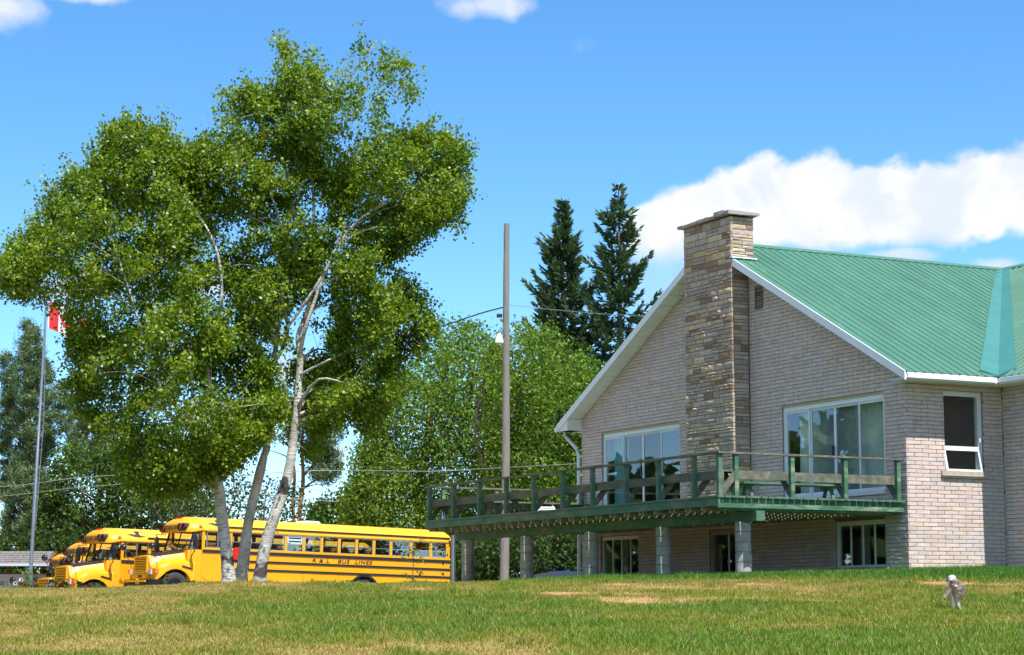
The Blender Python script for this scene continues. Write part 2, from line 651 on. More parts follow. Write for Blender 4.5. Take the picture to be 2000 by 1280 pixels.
gx = np.unique(np.concatenate([np.linspace(-900, -60, 16), np.linspace(-60, -14, 24), np.linspace(-14, 16, 190), np.linspace(16, 60, 22), np.linspace(60, 900, 16)]))
gy = np.unique(np.concatenate([np.linspace(-60, 16, 20), np.linspace(16, 48, 240), np.linspace(48, 130, 60), np.linspace(130, 2500, 24)]))
XX, YY = np.meshgrid(gx, gy)
ZZ = ground_z(XX, YY)
nx, ny = len(gx), len(gy)
ii, jj = np.meshgrid(np.arange(nx - 1), np.arange(ny - 1))
q = (jj * nx + ii).ravel()
gf = np.stack([q, q + 1, q + 1 + nx, q + nx], 1)
gg, gl, gd = lawn_mix(XX.ravel(), YY.ravel())
gcol = grass_cols(gg * 0.8, gl, gd, np.full(gg.shape, 0.35)) * 0.8
soil = np.array([0.36, 0.22, 0.10])
gcol = gcol * (1 - gd[:, None]) + soil * gd[:, None]
M['ground'] = mat('lawn_ground', (1, 1, 1), 0.95, attr=True, var=0.3, vscale=6, bump=0.03, bscale=14, spec=0.1)
gme = np_mesh('ground', np.stack([XX.ravel(), YY.ravel(), ZZ.ravel()], 1), gf, gcol)
ground = link('ground', gme, M['ground'], smooth='all')
tag(ground, 'gently rising lawn ground with dry patches', kind='structure')

# grass blades
NB = 1180000
yy = np.sqrt(rng.random(NB) * (42.5 ** 2 - 18.2 ** 2) + 18.2 ** 2)
xx = (rng.random(NB) * 2 - 1) * (0.262 * yy + 2.6)
# the blades gather in tufts
cl = vnoise(xx * 9, yy * 9, 77)
keep = rng.random(NB) < 0.35 + 0.75 * cl
xx, yy = xx[keep], yy[keep]
g, lu, di = lawn_mix(xx, yy)
# nothing grows under the house, on the patio slab
rel = np.stack([xx - 8.092, yy - 43.0], 1)
tt = rel @ U
ww = rel @ V
ok = ~((tt > -0.12) & (ww > -0.12)) & ~((ww > 2.45) & (tt < 0.3)) & ~((ww > -3.3) & (ww < 0) & (tt > 0.7))
ok &= rng.random(len(xx)) > di * 0.86
xx, yy, g, lu, di = xx[ok], yy[ok], g[ok], lu[ok], di[ok]
nb = len(xx)
zz = ground_z(xx, yy) - 0.006
tuft = np.clip((vnoise(xx * 2.2, yy * 2.2, 91) - 0.45) * 3, 0, 1)
hh = (0.026 + 0.030 * rng.random(nb)) * (0.7 + 0.7 * g + 0.5 * tuft * g) + lu * (0.040 + 0.095 * rng.random(nb) * (0.5 + 0.5 * vnoise(xx * 3, yy * 3, 15)))
ang = rng.random(nb) * 2 * math.pi
wid = 0.0045 + 0.0055 * rng.random(nb) + 0.003 * lu
tall = np.clip((vnoise(xx * 1.9, yy * 1.4, 131) - 0.74) * 8, 0, 1) * np.clip((vnoise(xx * 7, yy * 7, 133) - 0.35) * 3, 0, 1)
hh = hh + tall * (0.02 + 0.05 * rng.random(nb))
g = np.clip(g + tall * 0.5, 0, 1)
lean = hh * (0.15 + 0.85 * rng.random(nb))
la = rng.random(nb) * 2 * math.pi
bx, by = np.cos(ang) * wid, np.sin(ang) * wid
v0 = np.stack([xx - bx, yy - by, zz], 1)
v1 = np.stack([xx + bx, yy + by, zz], 1)
v2 = np.stack([xx + np.cos(la) * lean, yy + np.sin(la) * lean, zz + hh], 1)
vv = np.stack([v0, v1, v2], 1).reshape(-1, 3)
cc = grass_cols(g, lu, di, rng.random(nb))
dry = rng.random(nb) < 0.16 * (1 - lu * 0.8)
cc[dry] = np.array([0.34, 0.27, 0.11]) * (0.7 + 0.5 * rng.random(dry.sum()))[:, None]
M['grass'] = leaf_mat('grass_blade', 0.35, 0.02, (0.9, 0.9, 0.9))
gme = np_mesh('grass', vv, np.arange(nb * 3).reshape(-1, 3), np.repeat(cc, 3, 0))
grass = link('grass', gme, M['grass'])
tag(grass, 'patchy dry and green grass covering the sloping lawn', 'grass', kind='stuff')

# gravel car park behind the crest
M['gravel'] = mat('car_park_gravel', (0.30, 0.27, 0.23), 0.95, var=0.25, vscale=2, bump=0.02, bscale=20)
px_ = np.linspace(-34, 8, 43)
py_ = np.linspace(55, 100, 46)
PX, PY = np.meshgrid(px_, py_)
i2, j2 = np.meshgrid(np.arange(42), np.arange(45))
q = (j2 * 43 + i2).ravel()
PZ = ground_z(PX, PY) + 0.03
pm = np_mesh('car_park', np.stack([PX.ravel(), PY.ravel(), PZ.ravel()], 1), np.stack([q, q + 1, q + 44, q + 43], 1))
tag(link('car_park', pm, M['gravel'], smooth='all'), 'gravel car park beyond the lawn crest', kind='structure')

# ------------------------------------------------------------------ the house.  local x = along the side wall, y = along the gable wall
HX, HY, HB = 8.092, 43.0, 2.0
house = empty('brick_house', (HX, HY, HB), TH)
tag(house, 'pale painted brick house with green metal roof and stone chimney', 'house')
OFF = (0, 0, -HB)
LT = 13.56             # length of the gable wall
SW = 2.54              # width of the side wall up to the wing
EZ = 6.38              # top of the eaves
OV = 0.58              # eaves overhang
GO = 0.43              # rake overhang
RT = LT / 2            # ridge position
SL = 0.519
RZ = EZ + SL * (RT + OV)


def rake(t):
    return RZ - SL * abs(t - RT)


DOORS = [(0.72, 4.42, 3.98, 6.10), (8.73, 12.50, 3.98, 6.10)]
LOWS = [(0.76, 2.53, 2.47, 3.45), (10.73, 12.60, 2.40, 3.43), (6.05, 7.48, 2.42, 3.42)]
GH = DOORS + LOWS
SH = [(0.99, 2.02, 4.44, 6.11)]
CT0, CT1, CW = 5.66, 7.70, -0.50
CH = 0.0838            # brick course
BL = 0.366             # brick length
BASE_Z = 2.36


def wall_cells(mb, a0, a1, z0, z1, holes, put):
    aa = sorted({a0, a1} | {h for q in holes for h in q[:2] if a0 < h < a1})
    zs = sorted({z0, z1} | {h for q in holes for h in q[2:] if z0 < h < z1})
    for i in range(len(aa) - 1):
        for j in range(len(zs) - 1):
            ca, cz = (aa[i] + aa[i + 1]) / 2, (zs[j] + zs[j + 1]) / 2
            if any(q[0] < ca < q[1] and q[2] < cz < q[3] for q in holes):
                continue
            put(aa[i], aa[i + 1], zs[j], zs[j + 1])


MT = 0.012             # the mortar lies this far behind the wall face
mb = MB()
wall_cells(mb, 0.012, LT, 1.7, 6.2, GH, lambda a, b, c, d: mb.box(MT, 0.22, a, b, c, d))
mb.prism([(MT, 0.012, 6.2), (MT, LT, 6.2), (MT, LT, rake(LT) - 0.16), (MT, RT, RZ - 0.16), (MT, 0.012, rake(0) - 0.16)], (0.2, 0, 0))
mb.build('wall', M['mortar'], house, OFF)
mb = MB()
wall_cells(mb, 0.22, SW + 0.012, 1.7, 6.32, SH, lambda a, b, c, d: mb.box(a, b, MT, 0.22, c, d))
mb.build('wall', M['mortar'], house, OFF)
mb = MB()
mb.box(SW + MT, SW + 0.22, -9.0, MT - 0.001, 1.7, 6.3)
mb.build('wall', M['mortar'], house, OFF)
# the sides of the house that face away
mb = MB()
mb.box(0.22, 15, LT - 0.2, LT, 1.7, rake(LT) - 0.16)
mb.box(14.8, 15, 0.3, LT - 0.2, 1.7, 8.0)
mb.box(SW + 0.22, 15, -9.0, -8.8, 1.7, 6.3)
mb.box(14.8, 15, -8.8, 0.3, 1.7, 6.3)
mb.build('wall', M['mortar'], house, OFF)
# foundation strip
mb = MB()
mb.box(-0.03, 0.011, 0.0, LT + 0.02, 1.6, BASE_Z)
mb.box(-0.03, SW - 0.03, -0.03, 0.0, 1.6, BASE_Z)
mb.box(SW - 0.03, SW + 0.011, -9.0, -0.03, 1.6, BASE_Z + 0.03)
mb.build('foundation', M['concrete'], house, OFF)


def clip_poly(poly, a, b, c):
    """keep a*x + b*y <= c"""
    out = []
    for i in range(len(poly)):
        p, q2 = poly[i], poly[(i + 1) % len(poly)]
        dp, dq = a * p[0] + b * p[1] - c, a * q2[0] + b * q2[1] - c
        if dp <= 0:
            out.append(p)
        if dp * dq < 0:
            s = dp / (dp - dq)
            out.append((p[0] + (q2[0] - p[0]) * s, p[1] + (q2[1] - p[1]) * s))
    return out


def courses(a0, a1, z0, z1, holes, phase, clips=()):
    res = []
    n = int((z1 - z0) / CH) + 1
    for k in range(n):
        zb, zt = z0 + k * CH, min(z0 + k * CH + CH - 0.009, z1)
        if zt - zb < 0.02:
            continue
        ivs = [(a0, a1)]
        for h in holes:
            if zt > h[2] and zb < h[3]:
                nv = []
                for i0, i1 in ivs:
                    if h[0] > i0:
                        nv.append((i0, min(i1, h[0])))
                    if h[1] < i1:
                        nv.append((max(i0, h[1]), i1))
                ivs = [w for w in nv if w[1] - w[0] > 0.015]
        sh = phase + (BL / 2 if k % 2 else 0) + random.uniform(-0.02, 0.02)
        for i0, i1 in ivs:
            a = a0 + sh - 3 * BL
            while a < i1:
                p0, p1 = max(a, i0), min(a + BL - 0.0105, i1)
                if p1 - p0 > 0.03:
                    poly = [(p0, zb), (p1, zb), (p1, zt), (p0, zt)]
                    for cl_ in clips:
                        poly = clip_poly(poly, *cl_)
                        if len(poly) < 3:
                            break
                    if len(poly) >= 3:
                        res.append(poly)
                a += BL
    return res


def brick_col():
    b = random.gauss(1, 0.045)
    w = random.gauss(0, 0.018)
    return (0.59 * b + w, 0.478 * b, 0.440 * b - w)


def put_brick(mb, poly, to3, nrm):
    """a brick with a slightly uneven, chamfered rock face; nrm points out of the wall"""
    cxm = sum(p[0] for p in poly) / len(poly)
    czm = sum(p[1] for p in poly) / len(poly)
    col = brick_col()
    pr = random.uniform(0.0, 0.005)
    n = len(poly)
    back, mid_, fro = [], [], []
    for p in poly:
        b3 = Vector(to3(*p))
        back.append(b3 - nrm * 0.004)
        mid_.append(b3 + nrm * (MT - 0.004 + pr))
        da, dz = cxm - p[0], czm - p[1]
        fro.append(Vector(to3(p[0] + math.copysign(min(0.006, abs(da)), da), p[1] + math.copysign(min(0.006, abs(dz)), dz))) + nrm * (MT + pr + random.uniform(0, 0.005)))
    vs = back + mid_ + fro
    fs = []
    for i in range(n):
        j = (i + 1) % n
        fs.append((i, j, n + j, n + i))
        fs.append((n + i, n + j, 2 * n + j, 2 * n + i))
    fs.append(tuple(range(2 * n, 3 * n)))
    mb.add(vs, fs, col)


g_clips = [(-SL, 1.0, RZ - 0.17 - SL * RT), (SL, 1.0, RZ - 0.17 + SL * RT)]
gable = courses(0.0, LT, BASE_Z, RZ, GH + [(CT0, CT1, 3.75, 12.0)], 0.1, g_clips)
sidew = courses(0.0, SW - 0.004, BASE_Z, 6.28, SH, 0.22)
wing = courses(-3.2, -0.004, BASE_Z + 0.03, 6.26, [], 0.05)
N_ = lambda *a: Vector(a)
gto = lambda a, z: (MT, a, z)
sto = lambda a, z: (a, MT, z)
wto = lambda a, z: (SW + MT, a, z)
single = 0
# the bricks that show largest stand one by one: the sunlit side wall, then the gable nearest the corner
for p in sidew:
    if single < 285:
        mb = MB()
        put_brick(mb, p, sto, N_(0, -1, 0))
        mb.build('brick', M['brick'], house, OFF)
        single += 1
rest = MB()
for p in sidew[285:]:
    put_brick(rest, p, sto, N_(0, -1, 0))
near = sorted(gable, key=lambda p: min(q[0] for q in p) + (0 if 5.2 < p[0][1] < 6.3 else 50))
for k, p in enumerate(near):
    if single < 298 and k < 40:
        mb = MB()
        put_brick(mb, p, gto, N_(-1, 0, 0))
        mb.build('brick', M['brick'], house, OFF)
        single += 1
    else:
        put_brick(rest, p, gto, N_(-1, 0, 0))
for p in wing:
    put_brick(rest, p, wto, N_(-1, 0, 0))
tag(rest.build('brickwork', M['brick'], house, OFF), kind='stuff')

# window sills of rough stone
mb = MB()
mb.box(0.86, 2.14, -0.07, 0.02, 4.335, 4.437, (0.47, 0.40, 0.33))
mb.build('window_sill', M['stone'], house, OFF)
for (a, b, c, d) in LOWS:
    mb = MB()
    mb.box(-0.06, 0.03, a - 0.08, b + 0.1, c - 0.10, c - 0.005, (0.36, 0.30, 0.27))
    mb.build('window_sill', M['stone'], house, OFF)
# brick lintel trim over the side window
mb = MB()
mb.box(0.99, 2.02, -0.002, 0.06, 6.112, 6.28)
mb.build('lintel', M['tan'], house, OFF)


def patio_door(q, kind):
    a, b, c, d = q
    o = empty('patio_door')
    o.parent = house
    o.location = (0, 0, 0)
    X0 = 0.045
    m = MB()
    m.box(X0, X0 + 0.10, a, a + 0.07, c, d)
    m.box(X0, X0 + 0.10, b - 0.07, b, c, d)
    m.box(X0 - 0.01, X0 + 0.10, a + 0.07, b - 0.07, d - 0.13, d)
    m.box(X0 - 0.02, X0 + 0.10, a + 0.07, b - 0.07, c, c + 0.09)
    m.build('frame', M['white'], o, OFF)
    m = MB()
    m.box(0.005, X0 - 0.002, a, b, d - 0.03, d + 0.012)
    m.build('head_trim', M['tan'], o, OFF)
    w = (b - a - 0.14) / 4
    for k in range(4):
        p0 = a + 0.07 + k * w
        xo = X0 + 0.02 + (0.035 if k in (1, 2) else 0.0)
        m = MB()
        st = 0.04
        m.box(xo, xo + 0.03, p0, p0 + st, c + 0.09, d - 0.13)
        m.box(xo, xo + 0.03, p0 + w - st, p0 + w, c + 0.09, d - 0.13)
        m.box(xo, xo + 0.03, p0 + st, p0 + w - st, c + 0.09, c + 0.15)
        m.box(xo, xo + 0.03, p0 + st, p0 + w - st, d - 0.18, d - 0.13)
        m.build('sash', M['white'], o, OFF)
        m = MB()
        m.box(xo + 0.012, xo + 0.016, p0 + st, p0 + w - st, c + 0.15, d - 0.18)
        m.build('pane', M['screen'] if k in (1, 2) else M['glass'], o, OFF)
    m = MB()
    m.box(X0 - 0.03, X0 + 0.02, a + 0.07 + 2 * w - 0.02, a + 0.07 + 2 * w + 0.02, c + 0.9, c + 1.12)
    m.build('handle', M['gloss_black'], o, OFF)

    def curtain(t0, t1, m_, xw, amp, pitch):
        n = int((t1 - t0) / pitch) * 2
        vs, fs = [], []
        for i in range(n + 1):
            t = t0 + (t1 - t0) * i / n
            x = xw + (amp if i % 2 else 0) + random.uniform(0, amp * 0.3)
            vs += [(x, t, c + 0.05), (x, t, d - 0.05)]
        for i in range(n):
            fs.append((2 * i, 2 * i + 2, 2 * i + 3, 2 * i + 1))
        mm = MB()
        mm.add(vs, fs)
        mm.build('curtain', m_, o, OFF)
    if kind == 0:
        curtain(a + 0.05, b - 0.25, M['blind'], 0.30, 0.03, 0.09)
    else:
        curtain(b - 0.85, b - 0.12, M['teal'], 0.30, 0.05, 0.12)
        curtain(a + 0.05, a + 0.22, M['teal'], 0.30, 0.05, 0.12)
    return o


patio_door(DOORS[0], 0)
patio_door(DOORS[1], 1)
for q in LOWS:
    a, b, c, d = q
    o = empty('window')
    o.parent = house
    m = MB()
    for (t0, t1, z0, z1) in ((a, a + 0.06, c, d), (b - 0.06, b, c, d), (a + 0.06, b - 0.06, c, c + 0.05), (a + 0.06, b - 0.06, d - 0.09, d)):
        m.box(0.05, 0.13, t0, t1, z0, z1)
    m.build('frame', M['soffit'] if q is not LOWS[2] else M['tan'], o, OFF)
    n = 4 if b - a > 1.6 else 2
    w = (b - a - 0.12) / n
    for k in range(n):
        p0 = a + 0.06 + k * w
        m = MB()
        m.box(0.075, 0.105, p0 - 0.018, p0 + 0.018, c + 0.05, d - 0.09)
        if k:
            m.build('mullion', M['soffit'], o, OFF)
        m = MB()
        m.box(0.088, 0.092, p0 + 0.018, p0 + w - 0.018, c + 0.05, d - 0.09)
        m.build('pane', M['glass'], o, OFF)
    m = MB()
    for k in range(n):
        if k % 2 == 0:
            p0 = a + 0.06 + k * w
            m.box(0.26, 0.275, p0, p0 + w * 0.75, c, d)
    m.build('curtain', M['plaster'], o, OFF)
# the awning window of the side wall
a, b, c, d = SH[0]
o = empty('window')
o.parent = house
m = MB()
fw = 0.075
ZM = 4.93
for (x0, x1, z0, z1) in ((a, a + 0.03, c, d), (b - fw - 0.03, b, c, d), (a + 0.03, b - fw - 0.03, d - 0.10, d), (a + 0.03, b - fw - 0.03, c, c + 0.04), (a + 0.03, b - fw - 0.03, ZM - 0.035, ZM + 0.035)):
    m.box(x0, x1, 0.05, 0.15, z0, z1)
m.build('frame', M['white'], o, OFF)
m = MB()
m.box(a + 0.03, b - fw - 0.03, 0.095, 0.099, ZM + 0.035, d - 0.10)
m.build('pane', M['glass'], o, OFF)
# the lower sash, hinged at its top and pushed open
x0, x1, zt, zb = a + 0.0, b - fw, ZM - 0.035, c + 0.0
yt, yb = 0.045, -0.055
sash = MB()
d_ = Vector((0, yb - yt, zb - zt))
for (xa, xb, s0, s1) in ((x0, x0 + 0.05, 0, 1), (x1 - 0.05, x1, 0, 1), (x0 + 0.05, x1 - 0.05, 0.0, 0.05), (x0 + 0.05, x1 - 0.05, 0.92, 1)):
    p = [Vector((xa, yt, zt)) + d_ * s0, Vector((xb, yt, zt)) + d_ * s0, Vector((xb, yt, zt)) + d_ * s1, Vector((xa, yt, zt)) + d_ * s1]
    sash.prism(p, (0, 0.04, 0.006))
sash.build('opening_sash', M['white'], o, OFF)
m = MB()
p = [Vector((x0 + 0.05, yt + 0.02, zt)) + d_ * 0.05, Vector((x1 - 0.05, yt + 0.02, zt)) + d_ * 0.05, Vector((x1 - 0.05, yt + 0.02, zt)) + d_ * 0.92, Vector((x0 + 0.05, yt + 0.02, zt)) + d_ * 0.92]
m.prism(p, (0, 0.004, 0))
m.build('pane', M['glass'], o, OFF)
# vent under the rake
o = empty('gable_vent')
o.parent = house
m = MB()
for (t0, t1, z0, z1) in ((5.08, 5.11, 8.42, 8.96), (5.35, 5.38, 8.42, 8.96), (5.11, 5.35, 8.42, 8.45), (5.11, 5.35, 8.93, 8.96)):
    m.box(-0.03, 0.01, t0, t1, z0, z1)
m.build('frame', M['deck2'], o, OFF)
for k in range(11):
    z = 8.46 + k * 0.043
    m = MB()
    m.prism([(-0.022, 5.11, z), (-0.022, 5.35, z), (0.004, 5.35, z + 0.038), (0.004, 5.11, z + 0.038)], (0, 0, 0.006))
    m.build('slat', M['dark'], o, OFF)

# rooms behind the openings
m = MB()
m.box(0.23, 9.0, 0.3, LT - 0.25, 3.75, 3.88)
m.box(5.2, 5.3, 0.3, LT - 0.25, 3.88, 6.5)
m.box(0.23, 9.0, 0.3, LT - 0.25, 6.5, 6.6)
m.box(0.23, 5.2, 6.6, 6.72, 3.88, 6.5)
m.box(SW + 0.3, 5.2, 0.23, 0.3, 3.88, 6.5)
m.build('interior_walls', M['plaster'], house, OFF)
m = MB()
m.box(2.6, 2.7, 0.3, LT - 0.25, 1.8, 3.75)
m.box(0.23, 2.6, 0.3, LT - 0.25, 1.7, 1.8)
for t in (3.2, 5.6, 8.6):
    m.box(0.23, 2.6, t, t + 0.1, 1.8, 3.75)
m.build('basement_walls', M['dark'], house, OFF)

# ------------------------------------------------------------------ the roof
roof = empty('roof')
roof.parent = house
RW = 8.53              # where the two ridges meet
WE = 1.97              # wing eaves
WS = (RZ - EZ) / (RW - WE)


def valley_t(w):
    return -OV if w <= WE else -OV + (w - WE) * (RT + OV) / (RW - WE)


def z_main(t):
    return EZ + SL * (t + OV) if t <= RT else RZ - SL * (t - RT)


def z_wing(w):
    return EZ + WS * (w - WE)


def panel(corner, ribs, to3, nrm):
    """corner: 4 plan points of a sheet; ribs: list of (p, q) plan segments on it"""
    mm = MB()
    up = Vector(nrm)
    top = [Vector(to3(*c_)) for c_ in corner]
    mm.prism([p - up * 0.006 for p in top], up * 0.006)
    for (p, q2, wv) in ribs:
        P, Q = Vector(to3(*p)), Vector(to3(*q2))
        wv = Vector(wv)
        vs = [P - wv * 0.026, P - wv * 0.014 + up * 0.025, P + wv * 0.014 + up * 0.025, P + wv * 0.026, Q - wv * 0.026, Q - wv * 0.014 + up * 0.025, Q + wv * 0.014 + up * 0.025, Q + wv * 0.026]
        mm.add(vs, [(0, 1, 5, 4), (1, 2, 6, 5), (2, 3, 7, 6), (0, 3, 2, 1), (4, 5, 6, 7)])
    return mm


PW = 0.915
nm = Vector((0, -SL, 1)).normalized()
w = -GO
while w < RW - 0.02:
    w1 = min(w + PW, RW - 0.001)
    to3 = lambda ww_, t_: (ww_, t_, z_main(t_))
    tlow0, tlow1 = valley_t(w), valley_t(w1)
    # sheets break at the valley line
    cor = [(w, tlow0), (w1, tlow1), (w1, RT), (w, RT)]
    if w < WE < w1:
        cor = [(w, -OV), (WE, -OV), (w1, tlow1), (w1, RT), (w, RT)]
    jit = random.uniform(-0.008, 0.008)
    cor = [(c_[0], c_[1] + (jit if abs(c_[1] + OV) < 1e-6 else 0)) for c_ in cor]
    ribs = []
    for k in range(4):
        wr = w + 0.02 + k * PW / 4
        if wr < w1 - 0.02:
            ribs.append(((wr, valley_t(wr) - 0.01), (wr, RT), (1, 0, 0)))
    panel(cor, ribs, to3, nm).build('roof_panel', M['roof'], roof, OFF)
    w += PW
nl = Vector((0, SL, 1)).normalized()
w = -GO
while w < 14.9:
    w1 = min(w + PW * 2, 15.1)
    to3 = lambda ww_, t_: (ww_, t_, z_main(t_))
    panel([(w, RT + 0.001), (w1, RT + 0.001), (w1, LT + OV), (w, LT + OV)], [((w + 0.02, RT), (w + 0.02, LT + OV), (1, 0, 0))], to3, nl).build('roof_panel', M['roof'], roof, OFF)
    w += PW * 2
# the wing's slope
nw = Vector((-WS, 0, 1)).normalized()


def valley_w(t):
    return WE if t <= -OV else WE + (t + OV) * (RW - WE) / (RT + OV)


t = RT
while t > -9.3:
    t1 = max(t - PW, -9.4)
    to3 = lambda ww_, t_: (ww_, t_, z_wing(ww_))
    if t > -OV > t1:
        cor = [(valley_w(t), t), (WE, -OV), (WE, t1), (RW, t1), (RW, t)]
    else:
        cor = [(valley_w(t), t), (valley_w(t1), t1), (RW, t1), (RW, t)]
    ribs = []
    for k in range(4):
        tr_ = t - 0.02 - k * PW / 4
        if tr_ > t1 + 0.02:
            ribs.append(((valley_w(tr_), tr_), (RW, tr_), (0, 1, 0)))
    panel(cor, ribs, to3, nw).build('roof_panel', M['roof'], roof, OFF)
    t = t1
# far slope of the wing
m = MB()
m.prism([(RW + 0.001, RT, RZ), (15.2, RT, RZ - WS * (15.2 - RW)), (15.2, -9.4, RZ - WS * (15.2 - RW)), (RW + 0.001, -9.4, RZ)], (0, 0, -0.05))
m.build('roof_panel', M['roof'], roof, OFF)
# valley flashing, widening downwards, in lapped lengths
va, vb = Vector((WE, -OV)), Vector((RW, RT))
cuts = [0.0, 0.22, 0.47, 0.72, 1.0]
for k in range(4):
    f0, f1 = cuts[k], cuts[k + 1] + (0.006 if k < 3 else -0.01)
    mm = MB()
    pts = []
    for f_ in (f0, f1):
        p = va + (vb - va) * f_
        hw = 0.36 - 0.20 * f_
        lift = 0.032 + 0.003 * (3 - k)
        c0 = Vector((p.x, p.y, z_main(p.y) + lift))
        Lp = Vector((p.x - hw * 0.72, p.y + hw * 0.72, z_main(p.y + hw * 0.72) + lift + 0.004))
        Rp = Vector((p.x + hw * 0.72, p.y - hw * 0.72, z_wing(p.x + hw * 0.72) + lift + 0.004))
        pts.append((Lp, c0, Rp))
    mm.add([*pts[0], *pts[1]], [(0, 1, 4, 3), (1, 2, 5, 4)])
    lo = [q2 - Vector((0, 0, 0.03)) for q2 in (*pts[0], *pts[1])]
    mm.add(lo, [(0, 3, 4, 1), (1, 4, 5, 2)])
    if k == 0:
        mm.add([pts[0][0], pts[0][1], pts[0][2], lo[0], lo[1], lo[2]], [(0, 3, 4, 1), (1, 4, 5, 2)])
    mm.build('valley_flashing', M['flash'], roof, OFF, recalc=False)
# ridge caps
m = MB()
m.prism([(-GO - 0.02, RT - 0.13, RZ - 0.045), (-GO - 0.02, RT, RZ + 0.045), (-GO - 0.02, RT + 0.13, RZ - 0.045)], (15.4, 0, 0))
m.build('ridge_cap', M['roof'], roof, OFF)
m = MB()
m.prism([(RW - 0.13, -9.42, RZ - 0.045), (RW, -9.42, RZ + 0.043), (RW + 0.13, -9.42, RZ - 0.045)], (0, 9.42 + RT, 0))
m.build('ridge_cap', M['roof'], roof, OFF)
# fascia, soffits, roof timbers
FH = 0.17
m = MB()
m.box(-GO + 0.01, WE - 0.03, -OV + 0.01, -OV + 0.05, EZ - FH + 0.02, EZ - 0.01)
m.build('eaves_fascia', M['white'], roof, OFF)
m = MB()
m.box(-GO + 0.03, WE - 0.06, -OV - 0.045, -OV + 0.008, EZ - 0.125, EZ - 0.035)
m.build('gutter', M['white'], roof, OFF)
m = MB()
m.box(WE + 0.01, WE + 0.05, -9.4, -OV - 0.03, EZ - FH + 0.02, EZ - 0.01)
m.build('eaves_fascia', M['white'], roof, OFF)
m = MB()
m.box(WE - 0.055, WE + 0.008, -9.4, -OV - 0.05, EZ - 0.125, EZ - 0.035)
m.build('gutter', M['white'], roof, OFF)
m = MB()
m.box(-GO + 0.05, SW, -OV + 0.05, -0.001, EZ - FH + 0.03, EZ - FH + 0.05)
m.build('soffit', M['soffit'], roof, OFF)
m = MB()
m.box(WE + 0.05, SW - 0.002, -9.3, -OV + 0.05, EZ - FH + 0.028, EZ - FH + 0.05)
m.build('soffit', M['soffit'], roof, OFF)
m = MB()
m.box(-GO + 0.05, 14.0, LT + 0.002, LT + OV - 0.05, EZ - FH + 0.03, EZ - FH + 0.05)
m.build('soffit', M['soffit'], roof, OFF)
m = MB()
m.box(-GO + 0.01, 14.0, LT + OV - 0.05, LT + OV - 0.01, EZ - FH + 0.02, EZ - 0.01)
m.build('eaves_fascia', M['white'], roof, OFF)
m = MB()
m.box(-GO - 0.02, 12.0, LT + OV, LT + OV + 0.11, EZ - 0.13, EZ - 0.03)
m.build('gutter', M['white'], roof, OFF)
for (ta, tb, cut) in ((-OV, RT, CT0), (LT + OV, RT, CT1)):
    za, zb_ = z_main(ta), z_main(cut)
    m = MB()
    m.prism([(-GO - 0.03, ta, za - FH), (-GO - 0.03, cut, zb_ - FH), (-GO - 0.03, cut, zb_ + 0.012), (-GO - 0.03, ta, za + 0.012)], (0.035, 0, 0))
    m.build('rake_fascia', M['white'], roof, OFF)
    # soffit panels under the rake, one by one
    n = 16
    for k in range(n):
        s0, s1 = k / n, (k + 1) / n - 0.003
        t0, t1 = ta + (cut - ta) * s0, ta + (cut - ta) * s1
        m = MB()
        m.prism([(-GO + 0.005, t0, z_main(t0) - FH + 0.03), (-GO + 0.005, t1, z_main(t1) - FH + 0.03), (0.03, t1, z_main(t1) - FH + 0.03), (0.03, t0, z_main(t0) - FH + 0.03)], (0, 0, 0.012))
        m.build('soffit_panel', M['soffit'], roof, OFF)
# boxed return at the foot of the far rake
m = MB()
m.prism([(-GO, LT + 0.003, EZ - FH + 0.03), (-GO, LT + OV - 0.06, EZ - FH + 0.03), (-GO, LT + 0.003, z_main(LT) - FH + 0.02)], (GO + 0.02, 0, 0))
m.build('soffit_return', M['soffit'], roof, OFF)
# solid decking under the sheets keeps light out
m = MB()
m.prism([(-GO + 0.006, -OV + 0.06, EZ + 0.01), (-GO + 0.006, RT, RZ - 0.02), (-GO + 0.006, LT + OV - 0.06, EZ + 0.01), (-GO + 0.006, LT + OV - 0.06, EZ - 0.03), (-GO + 0.006, RT, RZ - 0.07), (-GO + 0.006, -OV + 0.06, EZ - 0.03)], (WE + GO, 0, 0))
m.build('roof_boards', M['dark'], roof, OFF)
# downpipe at the far corner
m = MB()
m.tube([(-0.2, LT + OV - 0.02, EZ - 0.1), (-0.2, LT + OV - 0.05, EZ - 0.24), (-0.08, LT + 0.12, EZ - 0.62), (-0.06, LT + 0.07, EZ - 0.8), (-0.06, LT + 0.07, 2.2)], 0.045, 8)
m.build('downpipe', M['white'], house, OFF, smooth=True)

# ------------------------------------------------------------------ the chimney of split stone
chimney = empty('chimney')
chimney.parent = house
STC = [(0.43, 0.345, 0.29), (0.48, 0.385, 0.315), (0.39, 0.31, 0.265), (0.53, 0.40, 0.27), (0.28, 0.175, 0.125), (0.35, 0.225, 0.15), (0.56, 0.40, 0.22), (0.50, 0.41, 0.34)]
CTOP = 10.62
m = MB()
m.box(CW + 0.035, 0.0, CT0 + 0.035, CT1 - 0.035, 3.79, CTOP)
m.box(0.0, 0.16, CT0 + 0.035, CT1 - 0.035, 8.0, CTOP)
m.build('core', M['mortar'], chimney, OFF)


